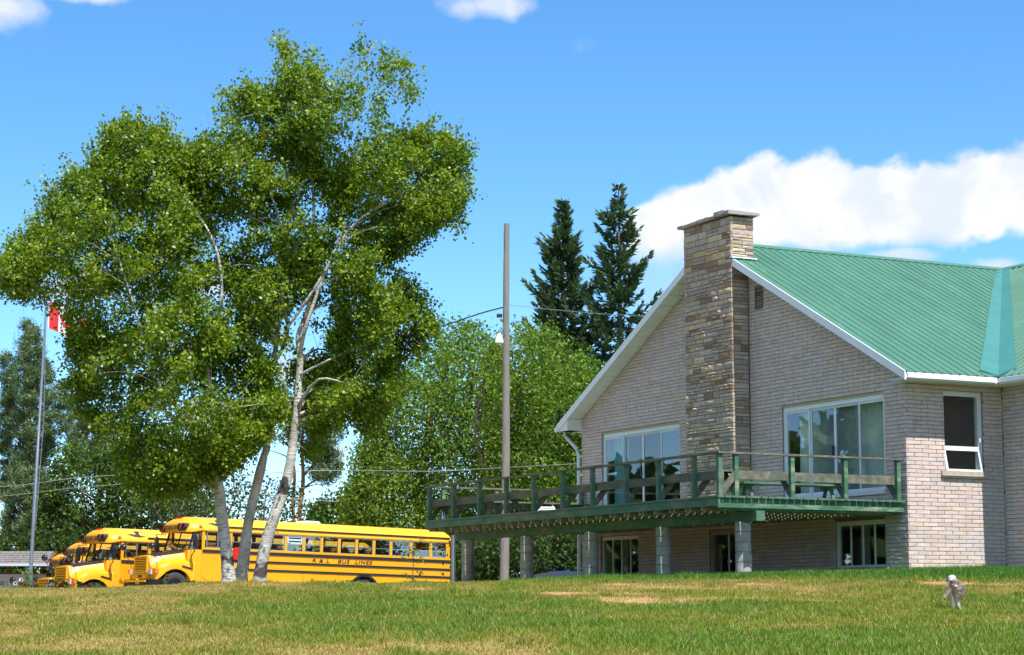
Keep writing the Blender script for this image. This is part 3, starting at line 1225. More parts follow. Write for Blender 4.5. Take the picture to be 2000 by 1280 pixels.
def stone(a0, a1, z0, z1, to3, out, grow=1.0):
    """one split-faced stone; a, z on the face, out = outward normal"""
    w_, h_ = a1 - a0, z1 - z0
    na = max(2, min(6, int(w_ / 0.085)))
    nz = max(2, min(3, int(h_ / 0.05)))
    pr = random.uniform(0.004, 0.026) * grow
    out = Vector(out)
    base_ = random.choice(STC[:4] + STC[:3] + STC)
    b = random.gauss(1, 0.1)
    col = tuple(max(0.02, c_ * b) for c_ in base_)
    rows = []
    sx, sz = random.random() * 50, random.random() * 50
    for j in range(nz + 1):
        r_ = []
        for i in range(na + 1):
            a = a0 + w_ * i / na
            z = z0 + h_ * j / nz
            d = pr + (float(vnoise(sx + a * 9, sz + z * 14, 3)) - 0.45) * 0.030 * grow
            if i in (0, na) or j in (0, nz):
                d *= 0.55
                a += 0.004 if i == 0 else (-0.004 if i == na else 0)
                z += 0.004 if j == 0 else (-0.004 if j == nz else 0)
            r_.append(Vector(to3(a, z)) + out * d)
        rows.append(r_)
    mm = MB()
    vs = [p for r_ in rows for p in r_]
    n1 = na + 1
    fs = [(j * n1 + i, j * n1 + i + 1, (j + 1) * n1 + i + 1, (j + 1) * n1 + i) for j in range(nz) for i in range(na)]
    nb_ = len(vs)
    rim = [i for i in range(n1)] + [j * n1 + na for j in range(1, nz + 1)] + [nz * n1 + i for i in range(na - 1, -1, -1)] + [j * n1 for j in range(nz - 1, 0, -1)]
    bk = [vs[i] - out * (out.dot(vs[i] - Vector(to3(a0, z0))) + 0.05) for i in rim]
    vs = vs + bk
    L_ = len(rim)
    for k in range(L_):
        fs.append((rim[k], rim[(k + 1) % L_], nb_ + (k + 1) % L_, nb_ + k))
    mm.add(vs, fs, col)
    return mm


def ashlar(a0, a1, z0, z1):
    """irregular coursed layout of stones"""
    res = []
    z = z0
    while z < z1 - 0.03:
        h = random.choice([0.065, 0.08, 0.10, 0.12, 0.14, 0.17])
        if z + h > z1 - 0.05:
            h = z1 - z
        a = a0
        while a < a1 - 0.01:
            w_ = random.uniform(0.16, 0.62)
            if a + w_ > a1 - 0.14:
                w_ = a1 - a
            if h > 0.125 and random.random() < 0.42:
                s = random.choice([0.4, 0.5, 0.6]) * h
                if random.random() < 0.4 and w_ > 0.36:
                    k = random.uniform(0.35, 0.65) * w_
                    res += [(a, a + k - 0.012, z, z + s - 0.011), (a + k, a + w_ - 0.012, z, z + s - 0.011), (a, a + w_ - 0.012, z + s, z + h - 0.011)]
                else:
                    res += [(a, a + w_ - 0.012, z, z + s - 0.011), (a, a + w_ - 0.012, z + s, z + h - 0.011)]
            else:
                res.append((a, a + w_ - 0.012, z, z + h - 0.011))
            a += w_
        z += h
    return res


random.seed(19)
front = ashlar(CT0, CT1, 3.80, CTOP)
side_l = ashlar(CW + 0.02, -0.005, 3.80, 9.75)
side_u = ashlar(CW + 0.02, 0.18, 9.75, CTOP)
todo = [(f, 'f') for f in front] + [(f, 's') for f in side_l + side_u]
todo.sort(key=lambda q: -(q[0][1] - q[0][0]) * (q[0][3] - q[0][2]))
sm_ = MB()
for k, ((a0, a1, z0, z1), wh) in enumerate(todo):
    if wh == 'f':
        mm = stone(a0, a1, z0, z1, lambda a, z: (CW + 0.03, a, z), (-1, 0, 0))
    else:
        mm = stone(a0, a1, z0, z1, lambda a, z: (a, CT0 + 0.03, z), (0, -1, 0), 0.7)
    if k < 298:
        mm.build('stone', M['stone'], chimney, OFF)
    else:
        sm_.add(mm.v, mm.f)
        sm_.c += mm.c
for (a0, a1, z0, z1) in ashlar(CW + 0.02, 0.16, 8.5, CTOP):
    mm = stone(a0, a1, z0, z1, lambda a, z: (a, CT1 - 0.03, z), (0, 1, 0), 0.7)
    sm_.add(mm.v, mm.f)
    sm_.c += mm.c
tag(sm_.build('stonework', M['stone'], chimney, OFF), kind='stuff')
# cap of flat slabs, and the flue
for (t0, t1, dz) in ((CT0 - 0.09, CT0 + 0.55, 0.03), (CT0 + 0.56, CT0 + 1.3, 0.0), (CT0 + 1.31, CT1 + 0.09, -0.01)):
    bm = bmesh.new()
    bmesh.ops.create_cube(bm, size=1)
    bmesh.ops.subdivide_edges(bm, edges=bm.edges[:], cuts=4, use_grid_fill=True)
    for vtx in bm.verts:
        p = vtx.co
        vtx.co = Vector((-0.16 + p.x * (0.86 + 0.02 * random.random()), (t0 + t1) / 2 + p.y * (t1 - t0), CTOP + 0.05 + dz + p.z * 0.075 + random.uniform(-0.01, 0.01)))
    me = bpy.data.meshes.new('cap_slab')
    bm.to_mesh(me)
    bm.free()
    a_ = me.color_attributes.new('Col', 'FLOAT_COLOR', 'POINT')
    for d_ in a_.data:
        d_.color = (0.36, 0.31, 0.28, 1)
    link('cap_slab', me, M['stone'], chimney, OFF)
m = MB()
m.box(-0.28, 0.04, CT0 + 0.62, CT0 + 1.02, CTOP, CTOP + 0.26)
M['flue'] = mat('flue_metal', (0.16, 0.22, 0.36), 0.5, metal=0.3)
M['clay'] = mat('clay_liner', (0.55, 0.16, 0.07), 0.8)
m.build('flue', M['flue'], chimney, OFF)
m = MB()
m.box(-0.22, 0.06, CT0 + 0.40, CT0 + 0.618, CTOP, CTOP + 0.21)
m.build('flue_liner', M['clay'], chimney, OFF)
m = MB()
m.bar((CW - 0.0, CT0 - 0.02, z_main(CT0) + 0.03), (0.2, CT0 - 0.02, z_main(CT0) + 0.03), 0.10, 0.03)
m.build('chimney_flashing', M['white'], chimney, OFF)

# ------------------------------------------------------------------ the deck
deck = empty('wooden_deck', (HX, HY, HB), TH)
tag(deck, 'weathered green wooden deck on round block piers along the gable wall', 'deck')
DW, DT0, DT1, DZ = -4.58, 0.05, 13.5, 3.80
NBRD = 27
pit = -DW / NBRD
for k in range(NBRD):
    w0 = DW + k * pit
    m = MB()
    j = random.uniform(-0.012, 0.012)
    m.box(w0 + 0.0075, w0 + pit - 0.0075, DT0 + j, DT1 + random.uniform(-0.01, 0.01), DZ - 0.038, DZ)
    m.build('deck_board', M['deck'], deck, OFF)
for t in np.arange(0.145, DT1, 0.6):
    m = MB()
    m.box(DW + 0.08, -0.035, t, t + 0.042, 3.520, DZ - 0.039)
    m.build('joist', M['rawwood'] if t > 0.3 else M['deckx'], deck, OFF)
m = MB()
m.box(DW + 0.03, DW + 0.075, DT0 + 0.03, DT1, 3.600, DZ - 0.039)
m.build('front_fascia', M['deck'], deck, OFF)
m = MB()
m.box(DW + 0.02, -0.04, 0.075, 0.135, 3.565, 3.655)
m.build('end_ledger', M['deckx'], deck, OFF)
m = MB()
m.box(DW + 0.08, -0.04, DT1 - 0.05, DT1 - 0.005, 3.565, DZ - 0.039)
m.build('end_fascia', M['deckx'], deck, OFF)
m = MB()
m.box(-3.70, -3.50, 0.03, 13.62, 3.320, 3.518)
m.build('beam', M['deck'], deck, OFF)
for tp in (0.66, 3.68, 6.75, 9.84, 13.0):
    o = empty('pier')
    o.parent = deck
    zt = 3.317
    k = 0
    while zt > 1.75:
        h = 0.20
        m = MB()
        r0 = 0.158 + random.uniform(-0.003, 0.003)
        ph = random.random()
        rings = []
        for (dz, rr) in ((0, r0 - 0.008), (-0.008, r0), (-h + 0.016, r0 + 0.002), (-h + 0.008, r0 - 0.006)):
            rings.append([(-3.6 + rr * math.cos(ph + 2 * math.pi * i / 20), tp + rr * math.sin(ph + 2 * math.pi * i / 20), zt + dz) for i in range(20)])
        rings = [rings[0], rings[1], rings[2], rings[3]]
        m.loft(rings)
        m.build('block', M['concrete'], o, OFF, smooth=True)
        zt -= h
        k += 1
    m = MB()
    m.tube([(-3.6, tp, 1.7), (-3.6, tp, 3.315)], 0.146, 14)
    m.build('core', M['mortar'], o, OFF)


def rail_run(pts, axis, fixed, inner, name_mat, end0, end1):
    """posts at pts along the axis; fixed = coordinate of the run, inner = +-1 towards the deck"""
    for p in pts:
        m = MB()
        a = (fixed - 0.045, fixed + 0.045, p - 0.045, p + 0.045) if axis == 't' else (p - 0.045, p + 0.045, fixed - 0.045, fixed + 0.045)
        m.box(*a, DZ + 0.001, 4.618)
        m.build('post', name_mat, deck, OFF)
        m = MB()
        q0 = (fixed + inner * 0.05, p, DZ + 0.06) if axis == 't' else (p, fixed + inner * 0.05, DZ + 0.06)
        q1 = (fixed + inner * 0.40, p, 4.27) if axis == 't' else (p, fixed + inner * 0.40, 4.27)
        m.bar(q0, q1, 0.04, 0.12, up=(1, 0, 0) if axis == 't' else (0, 1, 0))
        m.build('seat_brace', M['deck2'], deck, OFF)
    lens = np.linspace(end0, end1, max(2, int(round((end1 - end0) / 4.2)) + 1))
    for i in range(len(lens) - 1):
        e0, e1 = lens[i] + 0.002, lens[i + 1] - 0.002
        m = MB()
        a = (fixed - 0.07, fixed + 0.07, e0, e1) if axis == 't' else (e0, e1, fixed - 0.07, fixed + 0.07)
        m.box(*a, 4.62, 4.66)
        m.build('top_rail', M['deck2'] if axis == 't' else M['deck2'], deck, OFF)
    s = sorted(pts)
    for i in range(len(s) - 1):
        m = MB()
        e0, e1 = s[i] - 0.03, s[i + 1] - 0.036
        f0, f1 = sorted((fixed + inner * 0.047, fixed + inner * 0.087))
        dz = random.uniform(-0.008, 0.008)
        a = (f0, f1, e0, e1) if axis == 't' else (e0, e1, f0, f1)
        m.box(*a, 4.13 + dz, 4.30 + dz)
        m.build('seat_edge_board', M['deck2'], deck, OFF)
    f0, f1 = sorted((fixed + inner * 0.09, fixed + inner * 0.42))
    a = (f0, f1, end0 + 0.1, end1 - 0.1) if axis == 't' else (end0 + 0.1, end1 - 0.1, f0, f1)
    m = MB()
    m.box(*a, 4.272, 4.305)
    m.build('seat_board', M['deck2'], deck, OFF)


rail_run([0.11, 1.02, 2.37, 3.71, 5.1, 6.43, 7.8, 9.16, 10.56, 11.98, 13.36], 't', DW + 0.08, 1, M['deck'], 0.02, 13.5)
rail_run([-4.12, -2.79, -1.49, -0.16], 'w', 0.11, 1, M['deckx'], DW + 0.155, -0.10)
rail_run([-4.1, -2.6, -1.2, -0.1], 'w', 13.40, -1, M['deckx'], DW + 0.155, 0.0)
M['steel'] = mat('galvanised_steel', (0.33, 0.35, 0.38), 0.38, metal=0.85, var=0.15, vscale=4)
tag(ground, 'gently rising lawn ground with dry patches', kind='structure')
# patio slab under the deck
ps = MB()
ps.box(-3.75, -0.03, 0.8, 13.9, 1.7, 2.115)
M['slab'] = mat('shade_darkened_concrete', (0.15, 0.14, 0.125), 0.9, var=0.25, vscale=3)  # slab colour darkened to deepen the shade under the deck
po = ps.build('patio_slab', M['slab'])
po.location = (HX, HY, 0)
po.rotation_euler = (0, 0, TH)
tag(po, 'concrete patio slab under the deck', kind='structure')

# ------------------------------------------------------------------ trees
M['leaf'] = leaf_mat('birch_leaf', 0.30, 0.03)
M['leaf2'] = leaf_mat('broad_leaf', 0.30, 0.02)
M['needle'] = leaf_mat('needle', 0.12, 0.04, (0.8, 0.8, 1.0))


def bark_birch():
    m, nt, out = new_mat('birch_bark')
    b = nt.nodes.new('ShaderNodeBsdfPrincipled')
    b.inputs['Roughness'].default_value = 0.75
    b.inputs['Specular IOR Level'].default_value = 0.3
    nt.links.new(b.outputs[0], out.inputs[0])
    tcn = nt.nodes.new('ShaderNodeTexCoord')

    def nz(scale, st, detail=5, rg=0.6):
        mp = nt.nodes.new('ShaderNodeMapping')
        mp.inputs['Scale'].default_value = st
        nt.links.new(tcn.outputs['Object'], mp.inputs['Vector'])
        n = nt.nodes.new('ShaderNodeTexNoise')
        n.inputs['Scale'].default_value = scale
        n.inputs['Detail'].default_value = detail
        n.inputs['Roughness'].default_value = rg
        nt.links.new(mp.outputs[0], n.inputs['Vector'])
        return n.outputs['Fac']

    def rng_(x, a, c, lo=0.0, hi=1.0):
        r = nt.nodes.new('ShaderNodeMapRange')
        for i, v_ in enumerate((a, c, lo, hi)):
            r.inputs[i + 1].default_value = v_
        nt.links.new(x, r.inputs[0])
        return r.outputs[0]

    def mix(f, c1, c2):
        x = nt.nodes.new('ShaderNodeMix')
        x.data_type = 'RGBA'
        nt.links.new(f, x.inputs[0])
        for i, c_ in ((6, c1), (7, c2)):
            if isinstance(c_, tuple):
                x.inputs[i].default_value = (*c_, 1)
            else:
                nt.links.new(c_, x.inputs[i])
        return x.outputs[2]
    base = mix(rng_(nz(2.2, (1, 1, 1)), 0.35, 0.65), (0.60, 0.575, 0.54), (0.36, 0.335, 0.31))
    lent = rng_(nz(9, (0.7, 0.7, 6.0), 4, 0.55), 0.565, 0.65)
    c = mix(lent, base, (0.07, 0.06, 0.055))
    # rough black bark at the foot of the trunk
    sp = nt.nodes.new('ShaderNodeSeparateXYZ')
    nt.links.new(tcn.outputs['Object'], sp.inputs[0])
    ad = nt.nodes.new('ShaderNodeMath')
    ad.operation = 'MULTIPLY_ADD'
    ad.inputs[1].default_value = 2.2
    nt.links.new(nz(3.0, (1.5, 1.5, 0.6), 6, 0.7), ad.inputs[0])
    nt.links.new(sp.outputs[2], ad.inputs[2])
    foot = rng_(ad.outputs[0], 1.25, 1.75, 1.0, 0.0)
    c = mix(foot, c, (0.085, 0.075, 0.068))
    kn = rng_(nz(1.4, (1, 1, 1.6), 2, 0.4), 0.66, 0.70)
    c = mix(kn, c, (0.06, 0.052, 0.05))
    nt.links.new(c, b.inputs['Base Color'])
    bp = nt.nodes.new('ShaderNodeBump')
    bp.inputs['Distance'].default_value = 0.02
    nt.links.new(nz(9, (0.8, 0.8, 3)), bp.inputs['Height'])
    nt.links.new(bp.outputs[0], b.inputs['Normal'])
    return m


M['birch'] = bark_birch()
M['bark'] = mat('brown_bark', (0.10, 0.078, 0.06), 0.9, var=0.35, vscale=6, bump=0.02, bscale=14, stretch=(1, 1, 0.3))
M['pinebark'] = mat('orange_pine_bark', (0.30, 0.135, 0.06), 0.9, var=0.3, vscale=6, bump=0.02, bscale=14, stretch=(1, 1, 0.4))
M['greybark'] = mat('grey_twigs', (0.17, 0.145, 0.125), 0.9, var=0.25, vscale=4)


def in_poly(px, py, poly):
    n = len(poly)
    ins = np.zeros(len(px), bool)
    j = n - 1
    for i in range(n):
        xi, yi = poly[i]
        xj, yj = poly[j]
        cond = ((yi > py) != (yj > py)) & (px < (xj - xi) * (py - yi) / (yj - yi + 1e-9) + xi)
        ins ^= cond
        j = i
    return ins


def edge_dist(px, py, poly):
    d = np.full(len(px), 1e9)
    for i in range(len(poly)):
        x0, y0 = poly[i]
        x1, y1 = poly[(i + 1) % len(poly)]
        dx, dy = x1 - x0, y1 - y0
        t_ = np.clip(((px - x0) * dx + (py - y0) * dy) / (dx * dx + dy * dy + 1e-9), 0, 1)
        d = np.minimum(d, np.hypot(px - x0 - t_ * dx, py - y0 - t_ * dy))
    return d


def crown_points(poly, n, Y, deep, gap=0.0, gs=60.0, seed=1, clump=0.0):
    """points filling the crown's volume: the outline gives its width and height, `deep` its depth (metres)"""
    r_ = np.random.default_rng(seed)
    P = np.array(poly, float)
    lo, hi = P.min(0), P.max(0)
    out = []
    tot = 0
    while tot < n:
        q = lo + r_.random((n * 2, 2)) * (hi - lo)
        q = q[in_poly(q[:, 0], q[:, 1], poly)]
        ed = edge_dist(q[:, 0], q[:, 1], poly) * mpp(Y)
        h = np.sqrt(np.clip(ed * (2 * deep) , 0, deep * deep) + 0.02)
        dy = (r_.random(len(q)) * 2 - 1) * np.minimum(h, deep)
        # open spaces between the boughs
        if clump:
            xm, zm = q[:, 0] * mpp(Y) / clump, q[:, 1] * mpp(Y) / clump * 1.25
            nz_ = vnoise(xm + dy * 0.9 / clump, zm - dy * 0.75 / clump, seed + 5) * 0.72 + vnoise(xm * 2.3 - dy, zm * 2.3 + dy, seed + 6) * 0.28
        else:
            nz_ = fbm(q[:, 0] / gs, q[:, 1] / gs + dy * 1.3, seed + 5, 3)
        k = (nz_ > gap) | ((r_.random(len(q)) < 0.06) & (clump > 0))
        q, dy = q[k], dy[k]
        out.append(np.concatenate([q, dy[:, None]], 1))
        tot += len(q)
    o_ = np.concatenate(out)[:n]
    return at_many(o_[:, :2], Y + o_[:, 2])


def leaf_quads(cen, size, asp, r_, droop=0.5, cup=0.25):
    """one folded rhombic leaf (two triangles) at each point"""
    n = len(cen)
    d = r_.normal(size=(n, 3))
    d[:, 2] -= droop
    d /= np.linalg.norm(d, axis=1)[:, None]
    a = r_.normal(size=(n, 3))
    a = np.cross(d, a)
    a /= np.linalg.norm(a, axis=1)[:, None] + 1e-9
    nn = np.cross(d, a)
    s = size[:, None]
    v0 = cen - d * s * 0.5
    v1 = cen + a * s * asp * 0.5 + nn * s * cup * 0.3 - d * s * 0.08
    v2 = cen + d * s * 0.5
    v3 = cen - a * s * asp * 0.5 + nn * s * cup * 0.3 - d * s * 0.08
    vv_ = np.stack([v0, v1, v2, v3], 1).reshape(-1, 3)
    return vv_, np.arange(n * 4).reshape(-1, 4)


def foliage_mesh(name, clusters, per, spread, size, pal, mat_, parent, seed, asp=0.75, droop=0.5, hang=0.0):
    r_ = np.random.default_rng(seed)
    nC = len(clusters)
    c_ = np.repeat(clusters, per, 0)
    off = r_.normal(size=c_.shape) * spread
    off[:, 2] *= 0.85
    if hang:
        off[:, 2] -= np.abs(r_.normal(size=len(off))) * hang
    cen = c_ + off
    sz = size * (0.65 + 0.7 * r_.random(len(cen)))
    vv_, ff_ = leaf_quads(cen, sz, asp, r_, droop)
    pal = np.array(pal)
    # leaves of one twig share a tone, single leaves vary round it
    tone = r_.random(nC)
    tn = np.clip(np.repeat(tone, per) * 0.7 + r_.random(len(cen)) * 0.3, 0, 0.999)
    k = tn * (len(pal) - 1)
    i0 = k.astype(int)
    fr = (k - i0)[:, None]
    col = pal[i0] * (1 - fr) + pal[i0 + 1] * fr
    col = col * (0.88 + 0.24 * r_.random(len(cen)))[:, None]
    me = np_mesh(name, vv_, ff_, np.repeat(col, 4, 0))
    return link(name, me, mat_, parent)


def smooth_path(pts, n=6):
    """Catmull-Rom through points with radii"""
    P = [np.array(p, float) for p in pts]
    out = []
    for i in range(len(P) - 1):
        p0, p1, p2, p3 = P[max(i - 1, 0)], P[i], P[i + 1], P[min(i + 2, len(P) - 1)]
        for k in range(n):
            s = k / n
            out.append(0.5 * ((2 * p1) + (p2 - p0) * s + (2 * p0 - 5 * p1 + 4 * p2 - p3) * s * s + (-p0 + 3 * p1 - 3 * p2 + p3) * s ** 3))
    out.append(P[-1])
    return out


def limb(mb, pts, n=8, sub=5):
    """pts: (x, y, z, radius)"""
    sp = smooth_path(pts, sub)
    mb.tube([p[:3] for p in sp], [max(p[3], 0.004) for p in sp], n)
    return sp


def grow_branches(mb, skel, targets, r0, seed, n=5, lift=0.25, nearest_low=True):
    """a curved branch from the skeleton to each target; returns sample points on the branches"""
    r_ = random.Random(seed)
    S = np.array([s[:4] for s in skel])
    nodes = []
    for tg in targets:
        tg = np.array(tg)
        d = np.linalg.norm(S[:, :3] - tg, axis=1)
        pen = np.where(S[:, 2] > tg[2] - 0.15 * d, 0.9, 0) * d if nearest_low else 0
        k = int(np.argmin(d + pen))
        a = S[k, :3]
        L = np.linalg.norm(tg - a)
        mid = (a + tg) / 2 + np.array([r_.uniform(-.12, .12), r_.uniform(-.12, .12), r_.uniform(0.2, 1) * lift]) * L
        rr = min(r0, S[k, 3] * 0.6) * min(1.0, 0.35 + L / 3.0)
        sp = smooth_path([(*a, rr), (*mid, rr * 0.6), (*tg, rr * 0.18)], 4)
        mb.tube([p[:3] for p in sp], [max(p[3], 0.003) for p in sp], n)
        nodes += [tuple(p) for p in sp[2:]]
    return nodes


def far_sample(pts, k, seed):
    """k points spread evenly through a cloud of points"""
    r_ = np.random.default_rng(seed)
    pts = pts[r_.permutation(len(pts))[:4000]]
    idx = [0]
    d = np.linalg.norm(pts - pts[0], axis=1)
    for _ in range(k - 1):
        i = int(np.argmax(d))
        idx.append(i)
        d = np.minimum(d, np.linalg.norm(pts - pts[i], axis=1))
    return pts[idx]


def px_path(pts, Y, wide=1.0):
    """(x, y, width in photograph pixels[, dY]) -> (x, y, z, r)"""
    res = []
    for p in pts:
        y_ = Y + (p[3] if len(p) > 3 else 0)
        w_ = at(p[0], p[1], y_)
        res.append((*w_, p[2] / 2 * mpp(y_) * wide))
    return res


BPAL = [(0.048, 0.105, 0.008), (0.085, 0.160, 0.009), (0.130, 0.212, 0.010), (0.185, 0.260, 0.013), (0.255, 0.305, 0.018)]


def birch(label, stems, poly, n_cl, Y, deep, gap, seed, per=40, size=0.070, spread=0.100, limbs=46, extra=(), clump=0.72):
    b0 = px_path(stems[0], Y)[0]
    gz = float(ground_z(b0[0], b0[1]))
    root = empty('birch_tree', (b0[0], b0[1], gz - 0.03))
    tag(root, label, 'tree', 'birches of the clump on the lawn crest')
    O = (-b0[0], -b0[1], -gz + 0.03)
    mb = MB()
    skel = []
    for s in stems:
        skel += limb(mb, px_path(s, Y, 0.76), 12, 6)
    mb.build('trunk', M['birch'], root, O, smooth='all')
    cl = crown_points(poly, n_cl, Y, deep, gap, 0, seed, clump)
    for k, (pl, nn_, dY) in enumerate(extra):
        cl = np.concatenate([cl, crown_points(pl, nn_, Y + dY, deep * 0.7, gap, 0, seed + 31 + k, clump)])
    mb = MB()
    nodes = grow_branches(mb, skel, far_sample(cl, limbs, seed), 0.055, seed + 1, 6, 0.22)
    tag(mb.build('bough', M['birch'], root, O, smooth='all'), kind='stuff')
    mb = MB()
    grow_branches(mb, nodes + [tuple(s) for s in skel if s[3] < 0.09], far_sample(cl, 420, seed + 2), 0.016, seed + 3, 3, 0.12)
    tag(mb.build('twig', M['greybark'], root, O, smooth='all'), kind='stuff')
    # sprigs that reach out past the mass of the crown
    r_ = np.random.default_rng(seed + 12)
    cc_ = cl.mean(0)
    sel = r_.permutation(len(cl))[:len(cl) // 6]
    sp_ = []
    for i in sel:
        d_ = (cl[i] - cc_) * np.array([1, 1, 0.8]) + r_.normal(size=3) * 0.9
        d_ = d_ / np.linalg.norm(d_) + np.array([0, 0, 0.25])
        for s_ in (0.14, 0.26, 0.38):
            sp_.append(cl[i] + d_ * s_ + r_.normal(size=3) * 0.03)
    f = foliage_mesh('sprigs', np.array(sp_) + np.array(O), 7, 0.055, size, BPAL[1:], M['leaf'], root, seed + 13, 0.78, 0.55, 0.05)
    f.name = 'outer_foliage'
    f = foliage_mesh('crown', cl + np.array(O) * 1.0, per, spread, size, BPAL, M['leaf'], root, seed + 4, 0.78, 0.55, 0.06)
    return root


BY = 41.0
stemA = [[(447, 1146, 46), (446, 1120, 36), (440, 1060, 31), (432, 1000, 31), (427, 955, 30), (412, 920, 20, -0.1), (388, 890, 15, -0.2), (372, 840, 13, -0.3), (345, 795, 11, -0.5), (316, 762, 9, -0.7), (290, 690, 7, -0.8), (250, 560, 5, -0.9), (205, 430, 3, -1.0)],
         [(428, 958, 26), (424, 915, 20, 0.2), (420, 850, 17, 0.3), (410, 760, 14, 0.3), (404, 690, 12, 0.2), (432, 590, 9, 0.1), (420, 480, 7), (360, 380, 5), (300, 290, 2.5)],
         [(372, 840, 11, -0.3), (376, 760, 10, -0.1), (370, 690, 9), (358, 640, 8), (345, 560, 6), (320, 420, 4, 0.4), (270, 260, 2, 0.4)]]
polyA = [(2, 495), (25, 480), (45, 440), (85, 395), (120, 345), (180, 325), (212, 285), (212, 245), (265, 228), (318, 245), (345, 280), (380, 330), (400, 450), (420, 560), (440, 650), (480, 640), (545, 760), (545, 790), (500, 860), (470, 905), (410, 915), (360, 945), (310, 955), (262, 950), (240, 900), (205, 860), (150, 790), (135, 740), (105, 695), (160, 672), (165, 625), (120, 600), (60, 585), (5, 560)]
stemB = [[(468, 1146, 40), (474, 1110, 33), (482, 1040, 27), (494, 980, 24), (508, 922, 25), (516, 890, 19), (521, 871, 19), (523, 793, 15), (530, 720, 13), (539, 676, 13), (545, 598, 11), (551, 500, 9), (545, 430, 7), (520, 360, 5), (480, 290, 3)],
         [(530, 715, 12), (552, 680, 10, -0.1), (562, 640, 10, -0.2), (552, 575, 8, -0.2), (560, 470, 6), (575, 380, 4), (580, 300, 2)]]
polyB = [(350, 270), (400, 255), (440, 245), (500, 260), (560, 280), (630, 320), (655, 400), (640, 500), (600, 600), (560, 700), (540, 750), (480, 650), (420, 560), (390, 430), (360, 340)]
stemC = [[(506, 1148, 44), (510, 1110, 33), (520, 1060, 31), (539, 1000, 29), (562, 930, 27), (574, 851, 22), (582, 773, 20), (586, 695, 17), (583, 655, 14), (600, 610, 12), (609, 560, 11), (613, 480, 9), (612, 380, 7), (606, 280, 6), (615, 200, 4), (600, 110, 2)],
         [(586, 690, 12), (597, 640, 10, -0.3), (625, 560, 9, -0.4), (655, 490, 8, -0.5), (690, 440, 6, -0.5), (745, 400, 4, -0.6), (810, 360, 2, -0.6)],
         [(561, 640, 7, -0.3), (590, 600, 8, -0.4), (640, 520, 7, -0.4), (680, 430, 5, -0.2), (720, 370, 3.5), (790, 320, 2)],
         [(613, 300, 6), (640, 240, 5, 0.2), (665, 190, 4, 0.2), (700, 130, 2.5), (735, 80, 1.5)],
         [(584, 735, 9), (605, 722, 7, -0.2), (650, 700, 5, -0.4), (700, 680, 4), (760, 645, 2.5)]]
polyC = [(430, 170), (470, 165), (520, 180), (555, 150), (530, 80), (545, 75), (575, 95), (615, 85), (640, 130), (665, 135), (690, 90), (745, 70), (770, 105), (790, 110), (795, 145), (828, 150), (825, 185), (800, 205), (780, 180), (745, 195), (770, 240), (800, 260), (830, 230), (835, 260), (870, 265), (918, 290), (905, 330), (925, 375), (900, 400), (912, 430), (880, 470), (870, 440), (855, 450), (840, 490), (800, 470), (780, 500), (790, 545), (820, 560), (838, 600), (858, 630), (830, 660), (840, 690), (800, 700), (775, 760), (750, 790), (720, 845), (690, 820), (650, 825), (620, 860), (600, 830), (640, 700), (660, 600), (640, 500), (650, 400), (630, 320), (560, 280), (500, 260), (440, 245), (425, 230)]
polyC2 = [(540, 720), (600, 690), (660, 700), (700, 760), (690, 800), (640, 840), (620, 890), (570, 880), (545, 830)]
polyA2 = [(255, 880), (300, 830), (380, 850), (440, 800), (540, 770), (545, 800), (500, 870), (455, 905), (400, 925), (350, 955), (290, 962), (250, 930)]
birch('birch leaning away from the deck with the widest, lowest crown', stemA, polyA, 2500, BY - 0.3, 1.9, 0.505, 101, extra=[(polyA2, 330, -0.4), ([(128, 590), (210, 590), (200, 680), (140, 690)], 60, -0.2)])
birch('thin birch standing between the two thicker birch trunks', stemB, polyB, 900, BY + 0.5, 1.4, 0.48, 202, limbs=24)
birch('tallest birch, its white trunk leaning towards the utility pole', stemC, polyC, 1650, BY + 0.2, 1.5, 0.56, 303, limbs=64, extra=[(polyC2, 190, 1.0), ([(600, 560), (700, 540), (780, 600), (790, 700), (730, 790), (640, 760)], 170, 0.8)])

DPAL = [(0.052, 0.112, 0.014), (0.078, 0.152, 0.016), (0.108, 0.195, 0.020), (0.145, 0.235, 0.026), (0.19, 0.265, 0.034)]
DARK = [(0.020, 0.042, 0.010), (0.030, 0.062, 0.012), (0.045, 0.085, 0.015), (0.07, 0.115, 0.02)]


def broadleaf(name, label, cat, stems, poly, n_cl, Y, deep, gap, seed, per=20, size=0.15, spread=0.26, pal=DPAL, limbs=30, bark='bark', group=None, twigs=120):
    b0 = px_path(stems[0], Y)[0]
    gz = float(ground_z(b0[0], b0[1]))
    root = empty(name, (b0[0], b0[1], gz - 0.05))
    tag(root, label, cat, group)
    O = (-b0[0], -b0[1], -gz + 0.05)
    mb = MB()
    skel = []
    for s in stems:
        pth = px_path(s, Y)
        if s is stems[0]:
            pth[0] = (*pth[0][:2], gz - 0.1, pth[0][3])
        skel += limb(mb, pth, 8, 4)
    mb.build('trunk', M[bark], root, O, smooth='all')
    cl = crown_points(poly, n_cl, Y, deep, gap, 55, seed)
    mb = MB()
    nodes = grow_branches(mb, skel, far_sample(cl, limbs, seed), 0.07, seed + 1, 5, 0.2)
    if twigs:
        grow_branches(mb, nodes, far_sample(cl, twigs, seed + 2), 0.03, seed + 3, 3, 0.1)
    tag(mb.build('bough', M[bark], root, O, smooth='all'), kind='stuff')
    if per:
        foliage_mesh('crown', cl + np.array(O), per, spread, size, pal, M['leaf2'], root, seed + 4, 0.7, 0.4)
    return root


